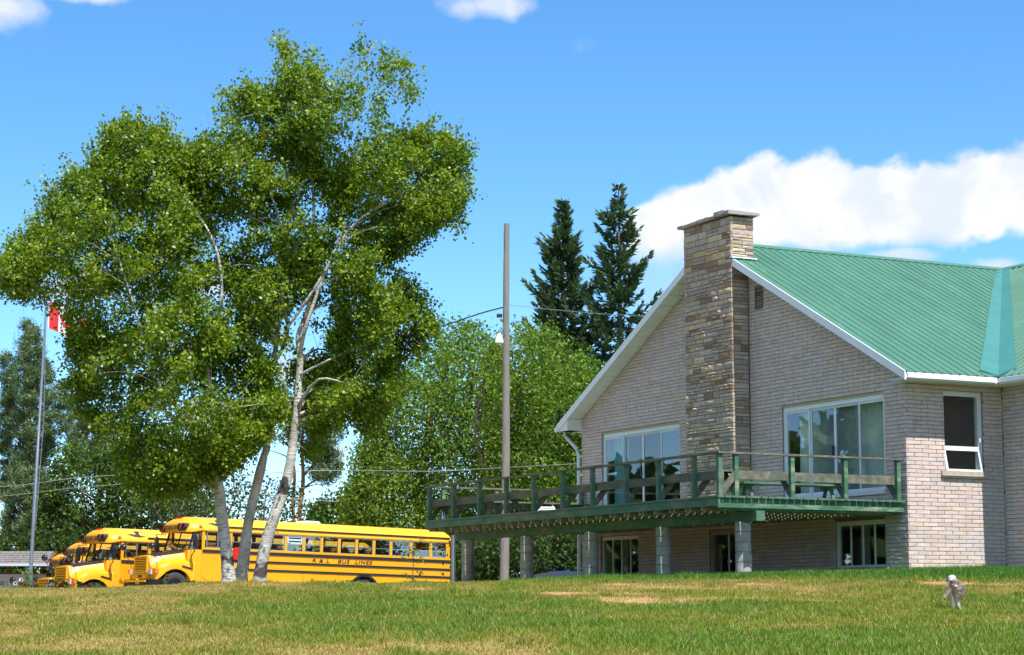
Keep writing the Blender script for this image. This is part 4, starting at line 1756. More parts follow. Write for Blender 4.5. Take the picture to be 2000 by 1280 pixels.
broadleaf('broadleaf_tree', 'bushy green tree behind the far end of the deck railing', 'tree', [[(820, 1140, 22), (820, 1000, 18), (835, 850, 12), (870, 720, 6)], [(820, 980, 14), (770, 880, 9), (740, 820, 4)], [(835, 880, 12), (910, 800, 8), (930, 690, 3)]],
          [(668, 990), (700, 890), (735, 810), (750, 745), (800, 700), (850, 665), (880, 640), (905, 618), (935, 640), (965, 665), (985, 700), (1000, 800), (990, 950), (980, 1060), (900, 1120), (760, 1125), (690, 1080)], 2900, 84, 3.4, 0.42, 411, size=0.135)
broadleaf('broadleaf_tree', 'bushy green tree between the utility pole and the gable', 'tree', [[(955, 1150, 30), (960, 1040, 26), (975, 900, 16), (1020, 760, 7)], [(960, 1000, 16), (1060, 880, 10), (1110, 740, 4)], [(965, 950, 14), (930, 850, 8), (950, 720, 3)]],
          [(945, 700), (975, 655), (1000, 640), (1045, 632), (1085, 648), (1130, 690), (1165, 728), (1185, 800), (1170, 900), (1190, 1000), (1180, 1110), (1080, 1125), (1000, 1100), (960, 950), (950, 800)], 2500, 78, 3.2, 0.41, 433, size=0.13)
broadleaf('broadleaf_tree', 'light green tree behind the second school bus roof', 'tree', [[(215, 1120, 12), (212, 1000, 9), (205, 920, 5)], [(212, 1000, 7), (290, 950, 4)]],
          [(85, 1000), (105, 905), (150, 862), (215, 868), (262, 905), (320, 940), (400, 950), (425, 1000), (340, 1040), (200, 1075), (100, 1070)], 900, 98, 2.6, 0.46, 455, pal=DARK + DPAL[2:4], size=0.17)
broadleaf('bare_shrub', 'dark tangled shrub with bare grey branches behind the buses', 'shrub', [[(350, 1120, 8), (345, 1010, 6), (330, 940, 3)], [(350, 1080, 7), (400, 980, 4), (420, 910, 2)], [(350, 1080, 7), (300, 990, 4), (270, 930, 2)], [(350, 1100, 5), (440, 1010, 4), (470, 940, 2)]],
          [(262, 960), (290, 905), (350, 890), (420, 900), (470, 930), (480, 1000), (440, 1030), (300, 1030)], 300, 92, 1.8, 0.3, 471, per=9, pal=DARK, size=0.15, bark='greybark', limbs=60, twigs=260)
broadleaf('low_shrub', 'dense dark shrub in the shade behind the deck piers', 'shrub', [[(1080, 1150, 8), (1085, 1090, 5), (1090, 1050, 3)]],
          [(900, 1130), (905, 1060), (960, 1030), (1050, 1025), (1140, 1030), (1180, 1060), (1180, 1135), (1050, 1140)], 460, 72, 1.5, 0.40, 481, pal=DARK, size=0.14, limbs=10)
broadleaf('low_shrub', 'green shrub behind the long bus and birch trunks', 'shrub', [[(660, 1110, 8), (665, 1030, 5), (670, 990, 3)]],
          [(600, 1050), (610, 1000), (640, 975), (690, 960), (720, 980), (740, 1080), (640, 1090)], 330, 92, 1.5, 0.42, 491, pal=DARK + DPAL[1:3], size=0.16, limbs=10)
broadleaf('low_shrub', 'loose thin shrub between the birch trunks above the bus', 'shrub', [[(510, 1110, 6), (515, 1020, 4), (520, 960, 2)]],
          [(430, 1020), (440, 950), (480, 925), (540, 935), (590, 960), (600, 1040), (500, 1050)], 170, 100, 1.6, 0.46, 495, per=12, pal=DARK, size=0.15, limbs=30, twigs=120, bark='greybark')

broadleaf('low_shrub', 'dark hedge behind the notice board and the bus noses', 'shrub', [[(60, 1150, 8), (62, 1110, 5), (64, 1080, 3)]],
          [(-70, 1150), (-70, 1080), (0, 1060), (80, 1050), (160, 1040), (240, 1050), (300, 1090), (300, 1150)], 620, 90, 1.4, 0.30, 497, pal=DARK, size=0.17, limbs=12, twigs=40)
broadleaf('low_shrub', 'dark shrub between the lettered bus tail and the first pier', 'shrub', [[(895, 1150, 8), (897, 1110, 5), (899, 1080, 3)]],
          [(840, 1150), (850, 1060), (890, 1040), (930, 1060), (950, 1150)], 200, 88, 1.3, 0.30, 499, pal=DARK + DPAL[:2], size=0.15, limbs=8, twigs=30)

NPAL = [(0.034, 0.068, 0.032), (0.052, 0.095, 0.042), (0.076, 0.126, 0.052), (0.110, 0.162, 0.060)]
PPAL = [(0.055, 0.095, 0.036), (0.080, 0.130, 0.046), (0.110, 0.165, 0.056), (0.150, 0.205, 0.066)]


def needle_mesh(name, base_, dirs, L, wd, cols, parent):
    """flat needle sprays: slim rhombs from base_ along dirs"""
    r_ = np.random.default_rng(3)
    n = len(base_)
    d = dirs / (np.linalg.norm(dirs, axis=1)[:, None] + 1e-9)
    a = np.cross(d, r_.normal(size=(n, 3)))
    a /= np.linalg.norm(a, axis=1)[:, None] + 1e-9
    L = L[:, None]
    w_ = wd[:, None]
    vv_ = np.stack([base_, base_ + d * L * 0.4 + a * w_, base_ + d * L, base_ + d * L * 0.4 - a * w_], 1).reshape(-1, 3)
    me = np_mesh(name, vv_, np.arange(n * 4).reshape(-1, 4), np.repeat(cols, 4, 0))
    return link(name, me, M['needle'], parent)


def spruce(label, px, py_top, Y, rad_px, seed, dens=1.0, sparse=0.0, bottom=1130):
    r_ = np.random.default_rng(seed)
    top = at(px, py_top, Y)
    gz = float(ground_z(top[0], top[1]))
    H = top[2] - gz
    root = empty('spruce_tree', (top[0], top[1], gz - 0.05))
    tag(root, label, 'tree', 'spruces beyond the gable')
    mb = MB()
    mb.tube([(0, 0, -0.1), (0.05, 0, H * 0.5), (0, 0, H * 1.0)], [0.24, 0.14, 0.015], 8)
    mb.build('trunk', M['bark'], root, smooth='all')
    RM = rad_px * mpp(Y)
    bm_ = MB()
    B, D, L, Wd, Cc = [], [], [], [], []
    pal = np.array(NPAL)
    z = H * 0.16
    while z < H * 0.992:
        f = z / H
        env = RM * ((1 - f) ** 0.78) * (0.9 + 0.25 * math.sin(z * 3.1 + seed))
        nb_ = max(4, int((6 + 3 * (1 - f)) * dens))
        for k in range(nb_):
            if r_.random() < sparse:
                continue
            an = r_.random() * 2 * math.pi
            ln = max(0.18, env * (0.55 + 0.6 * r_.random()))
            rise = 0.45 * f - 0.32 + r_.normal() * 0.08
            z0 = z + r_.uniform(-0.15, 0.15)
            hd = np.array([math.cos(an), math.sin(an), 0])
            pts = []
            for s in np.linspace(0, 1, 6):
                pts.append(hd * ln * s + np.array([0, 0, z0 + ln * (rise * s + 0.30 * s * s * (0.6 if f < 0.6 else 1.0) - 0.18 * math.sin(s * 3.1))]))
            if ln > 0.5:
                bm_.tube(pts, [0.022 * (1 - 0.85 * s) for s in np.linspace(0, 1, 6)], 3, cap=False)
            m_ = int(ln * 34) + 8
            ss = 0.12 + 0.88 * r_.random(m_) ** 0.8
            P = np.array(pts)
            ix = np.minimum((ss * 5).astype(int), 4)
            fr = (ss * 5 - ix)[:, None]
            pos = P[ix] * (1 - fr) + P[ix + 1] * fr
            dr = P[ix + 1] - P[ix]
            dr /= np.linalg.norm(dr, axis=1)[:, None] + 1e-9
            sd = np.cross(dr, np.array([0, 0, 1.0]))
            sg = np.where(r_.random(m_) < 0.5, -1, 1)[:, None]
            # side shoots leave the bough at an angle, drooping a little
            dd = dr * (0.55 + 0.5 * r_.random(m_))[:, None] + sd * sg * (0.75 * r_.random(m_))[:, None] + np.array([0, 0, 1.0]) * (r_.normal(size=m_) * 0.22 - 0.10)[:, None]
            wdt = (1 - ss) * 0.55 + 0.35
            B.append(pos + r_.normal(size=pos.shape) * 0.03)
            D.append(dd)
            L.append((0.20 + 0.30 * wdt * min(1, ln)) * (0.7 + 0.6 * r_.random(m_)))
            Wd.append(np.full(m_, 0.048) * (0.7 + 0.7 * r_.random(m_)))
            t_ = np.clip(0.25 + 0.5 * r_.random(m_) + 0.3 * (ss - 0.5), 0, 0.99) * 3
            i0 = t_.astype(int)
            Cc.append(pal[i0] * (1 - (t_ - i0))[:, None] + pal[np.minimum(i0 + 1, 3)] * (t_ - i0)[:, None])
        z += 0.27 + 0.20 * (1 - f)
    tag(bm_.build('bough', M['bark'], root), kind='stuff')
    needle_mesh('crown', np.concatenate(B), np.concatenate(D), np.concatenate(L), np.concatenate(Wd), np.concatenate(Cc), root)
    return root


spruce('dense dark spruce nearer the utility pole', 1098, 386, 96, 196, 5, 1.9, 0.04)
spruce('open-branched spruce nearer the gable roof, the taller one', 1208, 358, 94, 225, 9, 1.4, 0.14)


def pine(label, stems, clumps, n_cl, Y, deep, seed, per=60, pal=PPAL, bark='pinebark', gap=0.42, tuft=0.30, limbs=34):
    b0 = px_path(stems[0], Y)[0]
    gz = float(ground_z(b0[0], b0[1]))
    root = empty('pine_tree', (b0[0], b0[1], gz - 0.05))
    tag(root, label, 'tree', 'pines beyond the buses')
    O = np.array((-b0[0], -b0[1], -gz + 0.05))
    mb = MB()
    skel = []
    for s in stems:
        pth = px_path(s, Y)
        if s is stems[0]:
            pth[0] = (*pth[0][:2], gz - 0.1, pth[0][3])
        skel += limb(mb, pth, 8, 4)
    mb.build('trunk', M[bark], root, tuple(O), smooth='all')
    cl = np.concatenate([crown_points(pl, int(n_cl * fr_), Y, deep, gap, 45, seed + i) for i, (pl, fr_) in enumerate(clumps)])
    mb = MB()
    nodes = grow_branches(mb, skel, far_sample(cl, limbs, seed), 0.06, seed + 1, 5, 0.1)
    grow_branches(mb, nodes, far_sample(cl, 150, seed + 2), 0.02, seed + 3, 3, 0.1)
    tag(mb.build('bough', M['bark'], root, tuple(O), smooth='all'), kind='stuff')
    r_ = np.random.default_rng(seed)
    c_ = np.repeat(cl, per, 0) + r_.normal(size=(len(cl) * per, 3)) * 0.12 + O
    d = r_.normal(size=c_.shape)
    d[:, 2] = np.abs(d[:, 2]) * 0.9 + 0.15
    tn = np.clip(np.repeat(r_.random(len(cl)), per) * 0.6 + r_.random(len(c_)) * 0.4, 0, 0.999) * (len(pal) - 1)
    i0 = tn.astype(int)
    pal_ = np.array(pal)
    col = pal_[i0] * (1 - (tn - i0))[:, None] + pal_[i0 + 1] * (tn - i0)[:, None]
    needle_mesh('crown', c_, d, tuft * (0.6 + 0.6 * r_.random(len(c_))), np.full(len(c_), 0.022), col, root)
    return root


pine('tall dark pine behind the flagpole', [[(62, 1140, 16), (60, 950, 13), (56, 800, 9), (50, 640, 3)]],
     [([(0, 720), (12, 682), (30, 700), (45, 640), (52, 615), (75, 645), (82, 700), (112, 745), (165, 800), (162, 850), (110, 880), (80, 930), (100, 980), (0, 985)], 1.0)], 700, 112, 2.6, 511, gap=0.40)
pine('low pale-needled pine above the shingled notice board', [[(40, 1140, 14), (45, 1050, 10), (50, 960, 4)]],
     [([(0, 970), (30, 930), (70, 915), (110, 960), (160, 1010), (170, 1040), (140, 1080), (60, 1095), (0, 1090)], 1.0)], 430, 100, 2.2, 523, gap=0.36)
pine('pine with bare orange trunks behind the birch clump', [[(582, 1130, 11), (585, 1010, 9), (592, 940, 8), (590, 860, 6), (600, 780, 4)], [(580, 1060, 8), (572, 990, 7), (575, 920, 6), (560, 840, 3)], [(592, 930, 6), (630, 890, 4), (655, 870, 2)]],
     [([(560, 800), (610, 760), (650, 800), (672, 850), (665, 880), (620, 900), (570, 880)], 0.55), ([(610, 890), (665, 880), (672, 920), (640, 950), (612, 935)], 0.2), ([(470, 760), (560, 740), (570, 860), (500, 880)], 0.25)], 300, 103, 1.8, 541, gap=0.40)
pine('grey-trunked pine rising behind the third bus', [[(195, 1120, 8), (193, 1000, 7), (196, 900, 6), (190, 800, 3)]],
     [([(130, 880), (160, 820), (230, 800), (270, 860), (255, 930), (160, 930)], 1.0)], 200, 108, 1.8, 553, pal=NPAL + PPAL[:2], bark='bark')

# ------------------------------------------------------------------ school buses.  local x runs from the bumper to the tail, -y is the driver's side
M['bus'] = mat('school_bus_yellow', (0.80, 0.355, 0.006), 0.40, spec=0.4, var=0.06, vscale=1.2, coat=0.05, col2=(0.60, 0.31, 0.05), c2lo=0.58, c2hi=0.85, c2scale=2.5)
M['bus_roof'] = mat('paler_bus_yellow', (0.86, 0.45, 0.03), 0.42, spec=0.5, var=0.04, vscale=1.2)  # roof yellow, a little paler than the sides
M['antiglare'] = mat('antiglare_black', (0.03, 0.028, 0.035), 0.95, spec=0.08)
M['seam'] = mat('seam_shadow_yellow', (0.42, 0.17, 0.004), 0.6)
M['tyre'] = mat('tyre_rubber', (0.035, 0.035, 0.037), 0.85, var=0.25, vscale=6)
M['rimpaint'] = mat('black_rim', (0.03, 0.03, 0.033), 0.45)
M['seat'] = mat('dark_green_vinyl', (0.035, 0.03, 0.035), 0.55)
M['lamp_red'] = mat('red_lens', (0.55, 0.02, 0.01), 0.2)
M['lamp_orange'] = mat('orange_lens', (0.85, 0.17, 0.01), 0.2)
M['lens'] = mat('headlamp_lens', (0.62, 0.66, 0.72), 0.12, spec=0.8)
M['chrome'] = mat('bright_metal', (0.6, 0.62, 0.65), 0.22, metal=0.9)
M['busin'] = mat('bus_lining', (0.42, 0.43, 0.38), 0.8)
M['letters'] = mat('lettering_black', (0.012, 0.011, 0.02), 0.5)
M['paper'] = mat('window_notice', (0.45, 0.62, 0.66), 0.7)
M['hatch'] = mat('roof_hatch_white', (0.72, 0.72, 0.70), 0.5)
BX0, BX1 = 1.72, 11.8
WF, WR = 0.80, 8.15
YS = 1.2


def arch(x, c, r=0.64, z=0.50):
    d = abs(x - c)
    return z + math.sqrt(max(0.0, r * r - d * d)) if d < r else 0.0


def make_bus():
    root = empty('school_bus')
    lo, win0, win1, gut = 0.60, 1.88, 2.43, 2.47
    # side panels with the wheel opening
    for sd in (-1, 1):
        xs = sorted(set(list(np.linspace(BX0, BX1, 12)) + list(np.linspace(WR - 0.64, WR + 0.64, 25))))
        m = MB()
        vs, fs = [], []
        for x in xs:
            zb = max(lo, arch(x, WR))
            for y in (sd * YS, sd * (YS - 0.05)):
                vs += [(x, y, zb), (x, y, win0)]
        for i in range(len(xs) - 1):
            a = 4 * i
            fs += [(a, a + 4, a + 5, a + 1), (a + 2, a + 3, a + 7, a + 6), (a, a + 2, a + 6, a + 4), (a + 1, a + 5, a + 7, a + 3)]
        fs += [(0, 1, 3, 2), (4 * (len(xs) - 1), 4 * (len(xs) - 1) + 2, 4 * (len(xs) - 1) + 3, 4 * (len(xs) - 1) + 1)]
        m.add(vs, fs)
        m.build('side_panel', M['bus'], root)
        m = MB()
        m.box(BX0, BX1 - 0.02, sd * (YS - 0.05), sd * (YS - 0.002), win1, gut + 0.02)
        m.build('header_panel', M['bus'], root)
    # rub rails
    for sd in (-1, 1):
        for (z, h, x0, x1) in ((1.18, 0.075, BX0 + 0.75, BX1 + 0.01), (1.46, 0.075, BX0 + 0.75, BX1 + 0.01), (1.755, 0.105, BX0 + 0.02, BX1 + 0.01)):
            m = MB()
            ya, yb = sorted((sd * (YS - 0.01), sd * (YS + 0.022)))
            m.box(x0, x1, ya, yb, z - h / 2, z + h / 2)
            m.build('rub_rail', M['black'], root)
    # body panel seams
    for sd in (-1, 1):
        for k in range(7):
            x = BX0 + 1.08 + 1.43 * k
            if abs(x - WR) < 0.75:
                continue
            m = MB()
            m.box(x - 0.008, x + 0.008, min(sd * YS, sd * (YS + 0.004)), max(sd * YS, sd * (YS + 0.004)), lo + 0.01, 1.14)
            m.build('panel_seam', M['seam'], root)
    for sd in (-1,):
        m = MB()
        m.box(BX0 + 0.42, BX0 + 1.62, -YS - 0.012, -YS + 0.004, 0.62, 0.86)
        m.build('skirt_hatch', M['bus'], root)
    # window row: pillars between, each window an aluminium frame with two panes
    edges = [BX0 + 1.08 + 0.715 * k for k in range(10)] + [BX0 + 1.08 + 0.715 * 9 + 0.86, BX0 + 1.08 + 0.715 * 9 + 1.70, BX1 - 0.14]
    for sd in (-1, 1):
        y0, y1 = sorted((sd * (YS - 0.05), sd * (YS - 0.001)))
        for k, x in enumerate([BX0 + 0.05] + edges):
            m = MB()
            hw = 0.05 if k else 0.05
            m.box(x - hw, x + hw, y0, y1, win0, win1)
            m.build('pillar', M['bus'], root)
        for k in range(len(edges) - 1):
            a, b = edges[k] + 0.05, edges[k + 1] - 0.05
            w = empty('window')
            w.parent = root
            ym = sd * (YS - 0.025)
            m = MB()
            for (xa, xb, za, zb) in ((a, a + 0.018, win0, win1), (b - 0.018, b, win0, win1), (a + 0.018, b - 0.018, win0, win0 + 0.022), (a + 0.018, b - 0.018, win1 - 0.018, win1), (a + 0.018, b - 0.018, 2.10, 2.125)):
                m.box(xa, xb, ym - 0.015, ym + 0.015, za, zb)
            m.build('frame', M['chrome'] if sd < 0 else M['black'], w)
            opened = (k == len(edges) - 3 and sd < 0)
            for (za, zb) in ((win0 + 0.022, 2.10), (2.125, win1 - 0.018)):
                if opened and za > 2:
                    continue
                m = MB()
                m.box(a + 0.018, b - 0.018, ym - 0.003, ym + 0.003, za, zb)
                m.build('pane', M['busglass'], w)
            if k == 3 and sd < 0:
                m = MB()
                m.box(a + 0.02, b - 0.02, ym - 0.012, ym - 0.006, 2.16, win1 - 0.02)
                m.build('notice', M['paper'], w)
                for zz_ in (2.22, 2.33):
                    m = MB()
                    m.box(a + 0.06, b - 0.06, ym - 0.016, ym - 0.012, zz_ - 0.02, zz_ + 0.025)
                    m.build('notice_band', M['letters'], w)
    # driver's window
    w = empty('driver_window')
    w.parent = root
    a, b, ym = BX0 + 0.16, BX0 + 1.03, -(YS - 0.025)
    m = MB()
    for (xa, xb, za, zb) in ((a, a + 0.04, win0, win1), (b - 0.04, b, win0, win1), (a + 0.04, b - 0.04, win0, win0 + 0.04), (a + 0.04, b - 0.04, win1 - 0.03, win1), ((a + b) / 2 - 0.02, (a + b) / 2 + 0.02, win0 + 0.04, win1 - 0.03)):
        m.box(xa, xb, ym - 0.02, ym + 0.015, za, zb)
    m.build('frame', M['chrome'], w)
    m = MB()
    m.box(a + 0.04, b - 0.04, ym - 0.003, ym + 0.003, win0 + 0.04, win1 - 0.03)
    m.build('pane', M['busglass'], w)
    # roof, with its rounded shoulders and tail
    def ring(x, hw, zb, zt, drop=0.0):
        pr = [(1.0, 0.0), (1.0, 0.10), (0.975, 0.30), (0.89, 0.56), (0.70, 0.80), (0.38, 0.95), (0.0, 1.0)]
        pts = [(x, -hw * a_, zb + (zt - zb) * b_) for a_, b_ in pr] + [(x, hw * a_, zb + (zt - zb) * b_) for a_, b_ in pr[::-1][1:]]
        return pts
    m = MB()
    rings = [ring(BX0 - 0.02, YS, gut, 2.95), ring(BX0 + 2, YS, gut, 2.955), ring(BX1 - 0.5, YS, gut, 2.945), ring(BX1 - 0.08, YS - 0.004, gut, 2.935), ring(BX1 + 0.02, YS - 0.02, gut, 2.88)]
    m.loft(rings)
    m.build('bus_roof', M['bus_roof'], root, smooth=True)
    for sd in (-1, 1):
        m = MB()
        m.bar((BX0 + 1.0, sd * (YS - 0.005), gut + 0.135), (BX1 - 0.05, sd * (YS - 0.005), gut + 0.135), 0.05, 0.045)
        m.build('roof_stripe', M['black'], root)
        m = MB()
        m.box(BX0 + 0.0, BX1, min(sd * (YS - 0.02), sd * (YS + 0.03)), max(sd * (YS - 0.02), sd * (YS + 0.03)), gut - 0.02, gut + 0.01)
        m.build('drip_rail', M['bus'], root)
    m = MB()
    m.prism([(6.1, -0.35, 2.945), (6.8, -0.35, 2.945), (6.72, -0.33, 3.02), (6.2, -0.33, 3.02)], (0, 0.7, 0))
    m.build('roof_hatch', M['hatch'], root)
    # roof emblem: a dark swept-wing mark low on the roof side
    me_pts = [(-0.33, 0.06), (-0.10, 0.085), (-0.04, 0.055), (0.0, 0.115), (0.02, 0.16), (-0.06, 0.17), (0.36, 0.165), (0.16, 0.14), (0.13, 0.09), (0.18, 0.045), (0.40, 0.02), (0.12, -0.005), (-0.06, 0.005), (-0.16, 0.035)]
    m = MB()

    def on_roof(dx, dz):
        # follow the shoulder of the roof
        pr = [(1.0, 0.0), (1.0, 0.10), (0.975, 0.30), (0.89, 0.56), (0.70, 0.80)]
        z = gut + 0.15 + dz * 1.25
        f = (z - gut) / (2.95 - gut)
        for i in range(4):
            if pr[i][1] <= f <= pr[i + 1][1]:
                s = (f - pr[i][1]) / (pr[i + 1][1] - pr[i][1])
                return (BX0 + 0.55 + dx * 1.1, -(YS * (pr[i][0] + (pr[i + 1][0] - pr[i][0]) * s) + 0.012), z)
    m.prism([on_roof(*p) for p in me_pts], (0, 0.006, 0))
    m.build('emblem', M['letters'], root)
    # tail
    m = MB()
    m.box(BX1 - 0.06, BX1 + 0.0, -YS + 0.051, YS - 0.051, lo, 1.9)
    m.box(BX1 - 0.06, BX1 + 0.0, -YS + 0.051, -0.45, 1.9, gut)
    m.box(BX1 - 0.06, BX1 + 0.0, 0.45, YS - 0.051, 1.9, gut)
    m.box(BX1 - 0.06, BX1 + 0.0, -0.45, 0.45, 2.35, gut)
    m.build('tail_panel', M['bus'], root)
    m = MB()
    m.box(BX1 - 0.035, BX1 - 0.03, -0.45, 0.45, 1.9, 2.35)
    m.build('rear_window', M['busglass'], root)
    m = MB()
    m.box(BX1 - 0.02, BX1 + 0.16, -YS, YS, 0.50, 0.72)
    m.build('rear_bumper', M['black'], root)
    for y in (-1.02, 1.02):
        m = MB()
        m.box(BX1 + 0.001, BX1 + 0.03, y - 0.09, y + 0.09, 0.88, 1.02)
        m.build('tail_lamp', M['lamp_red'], root)
    # front cap over the windscreen
    m = MB()
    rings = [ring(BX0 - 0.02, YS, gut - 0.02, 2.95), ring(BX0 - 0.18, YS - 0.01, gut - 0.05, 2.93), ring(BX0 - 0.34, YS - 0.05, gut - 0.08, 2.88), ring(BX0 - 0.46, YS - 0.13, gut - 0.09, 2.80), ring(BX0 - 0.52, YS - 0.24, gut - 0.085, 2.72)]
    m.loft(rings)
    m.build('front_cap', M['bus'], root, smooth=True)
    fx = BX0 - 0.53
    m = MB()
    m.box(fx - 0.05, fx + 0.1, -0.50, 0.50, 2.46, 2.66)
    m.build('header_sign', M['bus'], root)
    tm = text_mesh('SCHOOL BUS', 0.20, 0.003, spacing=0.95)
    t_ = link('lettering', tm, M['letters'], root)
    t_.rotation_euler = (math.pi / 2, 0, -math.pi / 2)
    xs = [v.co.x for v in tm.vertices]
    sc = 0.92 / (max(xs) - min(xs))
    t_.scale = (sc, 1.0, 1)
    t_.location = (fx - 0.056, 0.46, 2.487)
    for y in (-0.88, -0.64, 0.64, 0.88):
        o = empty('warning_lamp')
        o.parent = root
        xx_ = fx + (0.035 if abs(y) > 0.8 else 0.0)
        m = MB()
        n = 14
        r1 = [(xx_ - 0.085, y + 0.13 * math.cos(2 * math.pi * i / n), 2.56 + 0.13 * math.sin(2 * math.pi * i / n)) for i in range(n)]
        r0 = [(xx_ + 0.12, p[1], p[2]) for p in r1]
        ri = [(xx_ - 0.083, y + 0.115 * math.cos(2 * math.pi * i / n), 2.56 + 0.115 * math.sin(2 * math.pi * i / n)) for i in range(n)]
        rb = [(xx_ - 0.035, p[1], p[2]) for p in ri]
        m.loft([r0, r1, ri, rb], cap=False)
        m.build('hood', M['black'], o)
        m = MB()
        m.add(rb, [tuple(range(n))])
        m.build('lens', M['lamp_red'] if abs(y) > 0.8 else M['lamp_orange'], o)
    for y in (-0.16, 0, 0.16):
        m = MB()
        m.box(fx + 0.16, fx + 0.26, y - 0.04, y + 0.04, 2.85, 2.915)
        m.build('clearance_lamp', M['lamp_red'], root)
    for y in (-YS + 0.02, YS - 0.06):
        m = MB()
        m.box(BX0 - 0.12, BX0 - 0.02, y - 0.03, y + 0.06, 2.56, 2.62)
        m.build('side_marker', M['lamp_orange'], root)
    m = MB()
    m.box(4.55, 4.63, -YS - 0.02, -YS + 0.03, 2.50, 2.56)
    m.build('side_marker', M['lamp_orange'], root)
    # windscreen in two flat halves and raked corner panes
    xb, xt = BX0 - 0.36, BX0 - 0.20
    zb, zt = 1.80, 2.42
    for (ya, yb) in ((-0.93, -0.02), (0.02, 0.93)):
        m = MB()
        m.prism([(xb, ya, zb), (xb, yb, zb), (xt, yb, zt), (xt, ya, zt)], (0.006, 0, 0))
        m.build('windscreen', M['busglass'], root)
    m = MB()
    m.bar((xb, 0, zb), (xt, 0, zt), 0.035, 0.03)
    m.bar((xb, -0.94, zb - 0.02), (xb, 0.94, zb - 0.02), 0.04, 0.04)
    m.bar((xt, -0.94, zt), (xt, 0.94, zt), 0.04, 0.03)
    m.build('windscreen_frame', M['black'], root)
    for sd in (-1, 1):
        m = MB()
        m.prism([(xb, sd * 0.95, zb), (BX0 - 0.03, sd * (YS - 0.03), zb), (BX0 - 0.03, sd * (YS - 0.03), zt), (xt, sd * 0.95, zt)], (0, 0.006, 0))
        m.build('corner_pane', M['busglass'], root)
        m = MB()
        m.bar((xb, sd * 0.94, zb), (xt, sd * 0.94, zt), 0.05, 0.05)
        m.build('corner_post', M['black'], root)
    for y in (-0.5, 0.35):
        m = MB()
        m.bar((xb - 0.03, y, zb + 0.0), (xb + 0.06, y - 0.28, zb + 0.36), 0.02, 0.02)
        m.build('wiper', M['black'], root)
    # cowl below the windscreen
    m = MB()
    m.loft([[(BX0 - 0.42, y, z) for y, z in ((-0.98, 0.75), (-1.02, 1.45), (-0.97, 1.78), (0.97, 1.78), (1.02, 1.45), (0.98, 0.75))],
            [(BX0 - 0.15, y, z) for y, z in ((-1.1, 0.70), (-1.14, 1.5), (-1.1, 1.80), (1.1, 1.80), (1.14, 1.5), (1.1, 0.70))],
            [(BX0 + 0.01, y, z) for y, z in ((-1.19, 0.66), (-1.19, 1.5), (-1.17, 1.80), (1.17, 1.80), (1.19, 1.5), (1.19, 0.66))]])
    m.build('cowl', M['bus'], root, smooth=True)
    # hood and fenders, one moulded nose
    secs = []
    for x in (0.10, 0.16, 0.28, 0.45, 0.62, 0.80, 0.98, 1.15, 1.28, 1.40, 1.50):
        s = (x - 0.10) / 1.40
        zh = 1.56 + 0.24 * s
        yh = 0.56 + 0.20 * s
        zf = float(np.interp(x, [0.10, 0.3, 0.55, 0.8, 1.1, 1.5], [1.16, 1.27, 1.37, 1.40, 1.40, 1.42]))
        yo = float(np.interp(x, [0.10, 0.16, 0.35, 1.5], [0.92, 1.02, 1.16, 1.18]))
        zb_ = max(0.72 if x < 0.5 else 0.62, arch(x, WF, 0.62, 0.50))
        zb_ = min(zb_, zf - 0.16)
        half = [(0.0, zh), (yh * 0.6, zh - 0.004), (yh * 0.93, zh - 0.03), (yh, zh - 0.09), (yh + 0.05, zf + 0.10), (yh + 0.14, zf + 0.01), (yo - 0.12, zf - 0.02), (yo - 0.03, zf - 0.07), (yo, zf - 0.15), (yo, zb_)]
        secs.append([(x, -y, z) for y, z in half[::-1]] + [(x, y, z) for y, z in half[1:]])
    m = MB()
    n = len(secs[0])
    m.loft(secs, closed=False, cap=False)
    m.add(secs[0], [tuple(range(n))])
    m.build('hood', M['bus'], root, smooth=True)
    # black arch lips and dark wheel housing
    m = MB()
    m.box(0.25, 1.45, -0.80, 0.80, 0.55, 1.25)
    m.build('engine_bay', M['black'], root)
    m = MB()
    m.box(BX0, BX1 - 0.1, -0.9, 0.9, 0.62, 0.95)
    m.build('chassis', M['black'], root)
    # anti-glare panel on the hood
    m = MB()
    vs, fs = [], []
    for i, x in enumerate((0.22, 0.6, 1.0, 1.48)):
        s = (x - 0.10) / 1.40
        zh = 1.56 + 0.24 * s + 0.006
        yh = 0.56 + 0.20 * s
        vs += [(x, -yh * 0.99, zh - 0.07), (x, -yh * 0.93, zh - 0.024), (x, -yh * 0.6, zh), (x, yh * 0.6, zh), (x, yh * 0.93, zh - 0.024), (x, yh * 0.99, zh - 0.07)]
    for i in range(3):
        for k in range(5):
            fs.append((i * 6 + k, i * 6 + k + 1, i * 6 + 7 + k, i * 6 + 6 + k))
    m.add(vs, fs)
    m.build('hood_panel', M['antiglare'], root)
    # grille
    gr = empty('grille')
    gr.parent = root
    m = MB()
    gx = 0.03
    m.box(gx, gx + 0.08, -0.50, -0.45, 0.98, 1.54)
    m.box(gx, gx + 0.08, 0.45, 0.50, 0.98, 1.54)
    m.box(gx, gx + 0.08, -0.45, 0.45, 1.49, 1.54)
    m.box(gx, gx + 0.08, -0.45, 0.45, 0.98, 1.02)
    m.build('frame', M['bus'], gr)
    m = MB()
    m.box(gx + 0.06, gx + 0.075, -0.45, 0.45, 1.02, 1.49)
    m.build('backing', M['black'], gr)
    for k in range(8):
        z = 1.055 + k * 0.056
        m = MB()
        m.box(gx + 0.0, gx + 0.05, -0.45, 0.45, z - 0.013, z + 0.013)
        m.build('slat', M['bus'], gr)
    m = MB()
    m.box(0.04, 0.10, -0.62, 0.62, 0.74, 0.96)
    m.build('nose_panel', M['bus'], root)
    m = MB()
    m.box(0.03, 0.045, -0.16, 0.16, 0.84, 0.90)
    m.build('badge', M['letters'], root)
